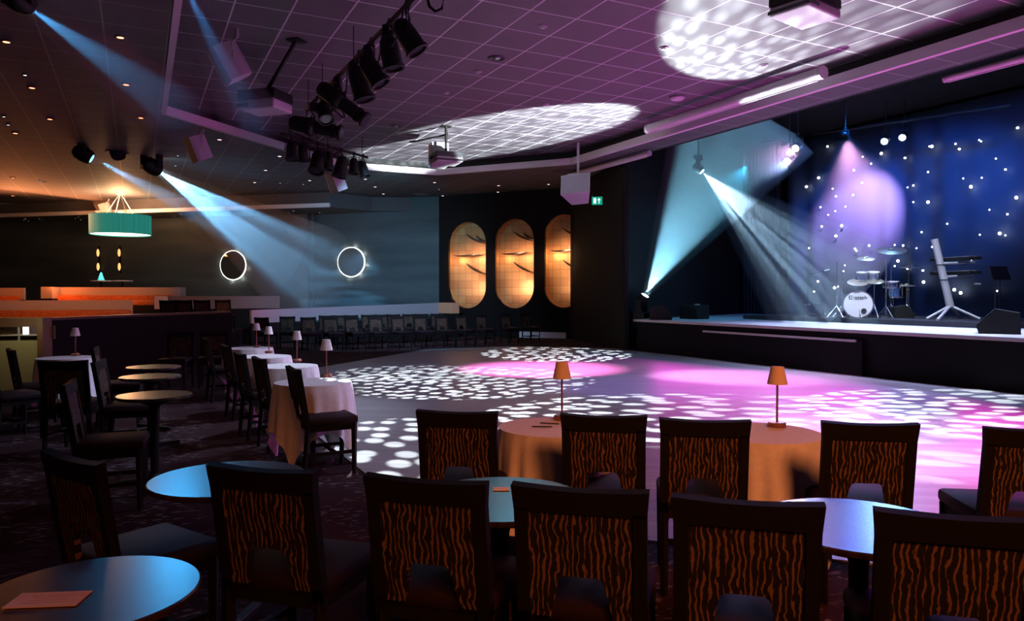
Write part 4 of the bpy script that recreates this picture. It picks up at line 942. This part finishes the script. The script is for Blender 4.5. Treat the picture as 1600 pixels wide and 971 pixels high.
def cloth_mesh(r, s, zmax, seed, nf=13, flare=.05):
    rnd = random.Random(seed); b2 = MB(); seg = 144; rows = 16
    ph = [rnd.uniform(0, 6.28) for _ in range(4)]
    ctr = b2.bm.verts.new((0, 0, .765)); prev = None
    rings = [(r * k / 3, .765, 0) for k in range(1, 4)]
    for rr_, z, _ in rings:
        cur = [b2.bm.verts.new((rr_ * math.cos(2 * math.pi * i / seg), rr_ * math.sin(2 * math.pi * i / seg), z)) for i in range(seg)]
        for i in range(seg):
            j = (i + 1) % seg
            if prev is None: b2.bm.faces.new((ctr, cur[i], cur[j]))
            else: b2.bm.faces.new((prev[i], cur[i], cur[j], prev[j]))
        prev = cur
    for k in range(1, rows + 1):
        f = k / rows; cur = []
        for i in range(seg):
            a = 2 * math.pi * i / seg; L_ = min(s / max(abs(math.cos(a)), abs(math.sin(a))) - r, zmax)
            fold = math.sin(nf * a + ph[0]) * .6 + math.sin((nf * 1.6 // 1) * a + ph[1]) * .3 + math.sin(5 * a + ph[2]) * .3
            rad = r + .008 * min(1, f * 6) + flare * f ** .8 * (.45 + .55 * fold) + .02 * f
            z = .765 - .006 - L_ * f if k > 1 else .765 - max(.006, L_ * f)
            cur.append(b2.bm.verts.new((rad * math.cos(a), rad * math.sin(a), z)))
        for i in range(seg): j = (i + 1) % seg; b2.bm.faces.new((prev[i], cur[i], cur[j], prev[j]))
        prev = cur
    return b2
def lamp(label, p, sc, shade, group):
    t = thing('table_lamp', label, 'table lamp', p, 0, group)
    MB().lathe([(0, 0), (.055, 0), (.055, .025), (.05, .03), (0, .03)], (0, 0, 0), 24).build('base', M['copper'], t, smooth=True)
    MB().cyl((0, 0, .03), (0, 0, .30 * sc), .007, None, 10).build('stem', M['copper'], t)
    MB().lathe([(.062, .27 * sc), (.039, .38 * sc), (.0, .382 * sc), (0, .375 * sc), (.036, .374 * sc), (.058, .27 * sc), (.062, .27 * sc)], (0, 0, 0), 32).build('lamp_shade', shade, t, smooth=True)
def cloth_table(i, px, py, lpx, lpy, lab, llab, r=.36, s=.78, zmax=.73, rz=0, shade=None, nf=13, lsc=1.0, grp='cloth-covered lamp tables'):
    p = W(px, py, .765); t = thing('pedestal_table', lab.replace('tablecloth', 'cloth-covered table'), 'table', (p.x, p.y, 0), rz, grp)
    MB().lathe([(0, .73), (r - .01, .73), (r - .01, .755), (0, .755)], (0, 0, 0), 32).build('tabletop', M['tabletop'], t)
    MB().lathe([(.03, .73), (.03, .06), (.2, .03), (.2, 0), (0, 0)], (0, 0, 0), 20).build('pedestal', M['black'], t)
    c_ = cloth_mesh(r, s, zmax, 20 + i, nf).build('tablecloth', M['cloth'], smooth=True); c_.location = (p.x, p.y, 0); c_.rotation_euler.z = rz; tag(c_, lab, 'tablecloth', 'tablecloths of the lamp tables')
    lp = W(lpx, lpy, .767); lamp(llab, lp, lsc, shade or M['shadew'], 'small table lamps')
cloth_table(0, 868, 667, 878, 656, 'orange-lit tablecloth on the left of the two nearest lamp tables', 'cream-shaded table lamp in front of the dance floor, left of two', .36, .95, .74, .3, M['shade'], 17, 1.02)
cloth_table(1, 1188, 676, 1214, 667, 'orange-lit tablecloth on the right of the two nearest lamp tables', 'cream-shaded table lamp in front of the pink floor, right of two', .36, .95, .74, .8, M['shade'], 15, 1.0)
cloth_table(2, 489, 597, 510, 589, 'lilac-white tablecloth of the near end of the left row', 'white lamp on the nearest table of the left row', .36, .8, .73, .1)
cloth_table(3, 447, 572, 464, 565, 'pale tablecloth of the second table in the left row', 'white lamp on the second table of the left row', .36, .78, .73, .1)
cloth_table(4, 412, 557, 420, 552, 'pale tablecloth of the third table in the left row', 'white lamp on the third table of the left row', .36, .78, .73, .2)
cloth_table(5, 389, 544, 401, 543, 'pale tablecloth of the farthest table in the left row', 'white lamp on the farthest table of the left row', .36, .78, .73, .1)
cloth_table(6, 105, 559, 118, 556, 'pink-lit tablecloth at far left below the partition', 'pinkish lamp at far left before the dark partition', .36, .8, .7, .4)
# pens on the left near table
for px, py, rz, lab in ((858, 662, .3, 'dark pen beside the lamp base on the left near table'), (846, 667, .1, 'second dark pen lying nearer the table edge')):
    p = W(px, py, .772); o = MB().cyl((-.06, 0, 0), (.06, 0, 0), .004, None, 8).cyl((.06, 0, 0), (.07, 0, 0), .004, .001, 8).build('pen', M['ink']); o.location = p; o.rotation_euler.z = -YAW - rz; tag(o, lab, 'pen')
# spots added for a cool tint on the left tablecloths
spot((4.4, 6.0, 4.8), (1.45, 7.6, .5), (.62, .72, 1.0), 420, 24, .8, radius=.2)
spot((4.6, 10.5, 5.0), (1.6, 10.2, .7), (.68, .76, 1.0), 1100, 27, .9, radius=.2)
spot((-1.0, 6.0, 4.9), (-.6, 10, .4), (1.0, .35, .22), 60, 50, .9, radius=.3)

# spots added in the mirror direction to put blue glints on the dark tabletops
def glint(px, py, tx, ty, z, col, p, rad, ha=4.0):
    spot(W(px, py, z), W(tx, ty, .75), col, p, ha, .9, radius=rad)
glint(270, 178, 300, 745, 5.2, (.05, .45, 1.0), 420, .4)
glint(245, 15, 248, 898, 5.2, (.04, .4, 1.0), 80, .25, 2.6)
glint(1375, 118, 1345, 815, 5.2, (.05, .05, 1.0), 260, .4)
glint(810, 160, 830, 775, 5.2, (.1, .5, .7), 140, .5)

# ------------------------------------------------------------------ stage kit
DZ = 1.02
dk = W(1352, 497, DZ)
rz = MB().prism([(15.7, 9.0), (19.95, 9.0), (19.95, 16.7), (15.7, 16.2)], SZ, DZ).build('drum_riser', M['curtain']); tag(rz, 'low black riser under the drum kit and keyboard stand', 'platform')
kit = thing('drum_kit', 'drum kit with white bass drum head under the star cloth', 'drum kit', dk)
face = (-FWD * .95 - RGT * .3).normalized(); fx = face; sx_ = Vector((-face.y, face.x, 0))
if sx_.dot(RGT) < 0: sx_ = -sx_
def kp(px, py, dd=0.0): return D(px, py, (dk - Vector((0, 0, 0))).dot(FWD) + dd) - dk
def drum(name, c, ax, r, ln, parent, headm='drumhead'):
    ax = Vector(ax).normalized(); q = ax.to_track_quat('Z', 'Y').to_matrix()
    sh = MB().lathe([(r, -ln / 2), (r, ln / 2)], c, 32, q).build(name, M['drumshell'], parent, smooth=True)
    MB().lathe([(r - .01, -ln / 2 - .006), (r + .018, -ln / 2 - .006), (r + .018, -ln / 2 + .03), (r, -ln / 2 + .03)], c, 32, q).lathe([(r, ln / 2 - .03), (r + .018, ln / 2 - .03), (r + .018, ln / 2 + .006), (r - .01, ln / 2 + .006)], c, 32, q).build('hoop', M['chrome'], sh, smooth=True)
    MB().lathe([(0, ln / 2), (r, ln / 2), (r, ln / 2 - .008), (0, ln / 2 - .008)], c, 32, q).build('drum_head', M[headm], sh)
    b2 = MB()
    for k in range(6):
        a = k * math.pi / 3; o_ = q @ Vector((math.cos(a) * (r + .012), math.sin(a) * (r + .012), 0)); b2.cyl(Vector(c) + o_ - ax * ln * .4, Vector(c) + o_ + ax * ln * .4, .008, None, 6)
    b2.build('tension_rod', M['chrome'], sh)
    return sh
bc = kp(1341, 475.5); bass = drum('bass_drum', bc, fx - RGT * .15, .34, .45, kit)
q = (fx - RGT * .15).normalized(); hf = bc + q * .235
sxx = q.cross(Vector((0, 0, 1))).normalized(); sxx = sxx if sxx.dot(RGT) > 0 else -sxx
port = MB().cyl(hf + sxx * .13 + Vector((0, 0, -.16)), hf + sxx * .13 + Vector((0, 0, -.16)) + q * .006, .06, None, 20).build('sound_port', M['ink'], bass)
cv = bpy.data.curves.new('lettering', 'FONT'); cv.body = 'Gretsch'; cv.size = .13; cv.align_x = 'CENTER'; cv.extrude = .002
tmp_ = bpy.data.objects.new('lettering_curve', cv); COL.objects.link(tmp_); bpy.context.view_layer.update()
me_ = bpy.data.meshes.new_from_object(tmp_.evaluated_get(bpy.context.evaluated_depsgraph_get())); bpy.data.objects.remove(tmp_)
me_.materials.clear(); me_.materials.append(M['ink']); to = bpy.data.objects.new('lettering', me_); COL.objects.link(to); to.parent = bass
to.matrix_local = Matrix.Translation(hf + Vector((0, 0, .13)) + q * .004 + sxx * -.01) @ Matrix(((sxx.x, 0, q.x, 0), (sxx.y, 0, q.y, 0), (0, 1, 0, 0), (0, 0, 0, 1)))
drum('tom_drum', kp(1347, 432), Vector((.0, 0, 1)) + fx * .15, .15, .2, kit); drum('tom_drum', kp(1364, 432), Vector((0, 0, 1)) + fx * .2, .16, .21, kit)
drum('snare_drum', kp(1393, 445, -.1), Vector((0, 0, 1)) + fx * .1, .18, .15, kit); drum('floor_tom', kp(1404, 455, .5), (0, 0, 1), .2, .36, kit)
def cymbal(px, py, r, tilt, dd=0.0, foot=None, nm='cymbal'):
    c = kp(px, py, dd); n_ = (Vector((0, 0, 1)) + fx * tilt).normalized(); qq = n_.to_track_quat('Z', 'Y').to_matrix()
    cy = MB().lathe([(r, -.01), (r * .25, .012), (r * .2, .04), (0, .05), (0, .045), (r * .18, .034), (r * .22, .004), (r, -.016)], c, 32, qq).build(nm, M['cymbal'], kit, smooth=True)
    ft = foot or c.copy(); base_ = Vector((c.x + .0, c.y, 0.0)) if foot is None else foot
    s_ = MB(); s_.cyl(c + Vector((0, 0, .06)), Vector((base_.x, base_.y, .35)), .012, None, 8); s_.cyl((base_.x, base_.y, .35), (base_.x, base_.y, .1), .016, None, 8)
    for k in range(3): a = k * 2.094; s_.cyl((base_.x, base_.y, .35), (base_.x + .26 * math.cos(a), base_.y + .26 * math.sin(a), .012), .009, None, 6)
    s_.build('cymbal_stand', M['chrome'], kit)
cymbal(1393, 391, .36, .35, .3); cymbal(1353, 404, .21, .3, .2); cymbal(1420, 418, .24, .1, .4); cymbal(1340, 441, .24, .4, -.1); cymbal(1366, 439, .22, .35, -.15); cymbal(1417, 446, .2, .1, .1)
for px, y0_, y1_, dd in ((1308, 409, 472, .2), (1316, 424, 468, .3), (1385, 405, 490, -.35)):
    a_ = kp(px, y0_, dd); b_ = Vector((a_.x, a_.y, .02)); s_ = MB(); s_.cyl(a_, b_, .016, None, 8)
    for zz in (.5, .8): s_.cyl((a_.x, a_.y, zz), (a_.x, a_.y, zz + .05), .026, None, 8)
    for k in range(3): an = k * 2.094 + .4; s_.cyl((a_.x, a_.y, .3), (a_.x + .22 * math.cos(an), a_.y + .22 * math.sin(an), .012), .01, None, 6)
    s_.build('support_pole', M['chrome'], kit)
pd = kp(1313, 485, -.2); MB().box((pd.x, pd.y, .06), (.1, .28, .02), Matrix.Rotation(.4, 4, 'Z') @ Matrix.Rotation(.2, 4, 'X')).cyl((pd.x, pd.y, .05), (pd.x, pd.y, .3), .012, None, 6).build('pedal', M['chrome'], kit)
# stool behind
q = W(1412, 492, DZ) + FWD * .6; t = thing('drum_stool', 'dark drum stool right of the drum kit', 'stool', (q.x, q.y, DZ))
MB().lathe([(0, .48), (.17, .47), (.18, .5), (.17, .55), (0, .56)], (0, 0, 0), 24).build('seat', M['seat'], t, smooth=True)
s_ = MB().cyl((0, 0, .48), (0, 0, .2), .02, None, 8)
for k in range(3): a = k * 2.094; s_.cyl((0, 0, .3), (.22 * math.cos(a), .22 * math.sin(a), .012), .012, None, 6)
s_.build('tripod', M['chrome'], t)
# keyboard stand, leaning column
ks = W(1484, 500, DZ); ks.z = DZ; kd = ks.dot(FWD)
t = thing('keyboard_stand', 'leaning silver column keyboard stand with splayed legs', 'keyboard stand', ks)
def kq(px, py, dd=0.0): return D(px, py, kd + dd) - ks
MB().cyl(kq(1485, 480), kq(1460, 374), .085, .075, 12).build('column', M['trim'], t, smooth=True)
for f in (.4, .62): p_ = kq(1485, 480).lerp(kq(1460, 374), f); MB().cyl(p_ - Vector((0, 0, .012)), p_ + Vector((0, 0, .012)), .095, None, 14).build('strap', M['ink'], t)
for ax_, ay_, dd in ((1448, 495, -.1), (1465, 500, -.9), (1531, 496, -.3), (1500, 494, .9)):
    MB().cyl(kq(1485, 478), Vector((kq(ax_, ay_, dd).x, kq(ax_, ay_, dd).y, .03)), .032, .03, 8).build('leg', M['trim'], t)
for y_, dd in ((412, -.1), (433, -.1)):
    MB().cyl(kq(1474, y_), kq(1522, y_ - 2, .3), .03, None, 8).build('arm', M['trim'], t)
for i, (y_, lab) in enumerate(((407, 'slim keyboard on the upper arm of the leaning stand'), (429, 'slim keyboard on the lower arm of the leaning stand'))):
    a_ = D(1500, y_, kd + .1); o = thing('keyboard', lab, 'keyboard', a_, -YAW + R(12))
    MB().box((.1, .25, .04), (.34, 1.2, .07), None, .01).build('case', M['black'], o); MB().box((.08, .25, .08), (.22, 1.05, .012)).build('keys', M['ivory'], o)
# mic stands / boom at right
def mic_stand(label, px, base_y, top_y, boom=None, dd=0, z0=DZ):
    p = W(px, base_y, z0); dpt = p.dot(FWD); t = thing('microphone_stand', label, 'microphone stand', p)
    tp = D(px, top_y, dpt) - p; MB().cyl((0, 0, .02), tp, .012, None, 8).build('pole', M['darkgrey'], t)
    s_ = MB()
    for k in range(3): a = k * 2.094 + .5; s_.cyl((0, 0, .12), (.3 * math.cos(a), .3 * math.sin(a), .01), .01, None, 6)
    s_.build('tripod_base', M['darkgrey'], t)
    if boom: e_ = D(boom[0], boom[1], dpt) - p; MB().cyl(tp, e_, .011, None, 8).build('boom_arm', M['darkgrey'], t); MB().cyl(e_, e_ + (e_ - tp).normalized() * .14, .022, .03, 10).build('microphone', M['trim'], t)
mic_stand('microphone stand with level boom left of the drum kit', 1262, 495, 430, (1288, 424)); mic_stand('short microphone stand leaning over the stage floor left of the drums', 1285, 493, 474, (1266, 476))
mic_stand('microphone stand right of the leaning keyboard column', 1555, 500, 445, (1532, 444))
# music stand at right under blue lamp
p = W(1562, 499, DZ); dpt = p.dot(FWD); t = thing('music_stand', 'dark music stand catching blue light at the right of the stage', 'music stand', p)
tp = D(1562, 427, dpt) - p; MB().cyl((0, 0, .02), tp, .015, None, 8).build('pole', M['darkgrey'], t); MB().box(tp, (.5, .04, .34), Matrix.Rotation(-YAW + .2, 4, 'Z') @ Matrix.Rotation(R(-20), 4, 'X'), .01).build('desk', M['darkgrey'], t)
s_ = MB()
for k in range(3): a = k * 2.094; s_.cyl((0, 0, .15), (.28 * math.cos(a), .28 * math.sin(a), .012), .012, None, 6)
s_.build('tripod_base', M['darkgrey'], t)
def wedge(label, px, py, sc, rz, zz=SZ, dpt=None):
    p = W(px, py, zz) if dpt is None else Vector((*D(px, py, dpt).xy, zz)); t = thing('wedge_monitor', label, 'speaker', p, rz, 'wedge monitors')
    MB().prism([(-.3 * sc, 0), (.3 * sc, 0), (.34 * sc, .12 * sc), (.05 * sc, .42 * sc), (-.28 * sc, .36 * sc)], -.38 * sc, .38 * sc, Matrix.Rotation(R(90), 4, 'X')).build('cabinet', M['black'], t)
    MB().box((.205 * sc, 0, .28 * sc), (.4 * sc, .68 * sc, .012), Matrix.Rotation(R(46), 4, 'Y')).build('grille', M['black'], t)
wedge('wedge monitor beside the moving head on the stage corner', 1032, 496, 1.0, R(-38), dpt=20.9); wedge('large dark wedge monitor on the stage edge at far right', 1562, 521, 1.05, R(120))
wedge('low dark wedge monitor between drum kit and keyboard stand', 1408, 497, .75, R(-40), DZ)
t = thing('flight_case', 'dark equipment case at the back left of the stage', 'case', Vector((*D(1085, 480, 21.6).xy, SZ)), R(5)); MB().box((0, 0, .2), (.5, .7, .4), None, .02).build('body', M['black'], t); MB().box((0, -.1, .42), (.12, .1, .03)).build('handle', M['trim'], t)
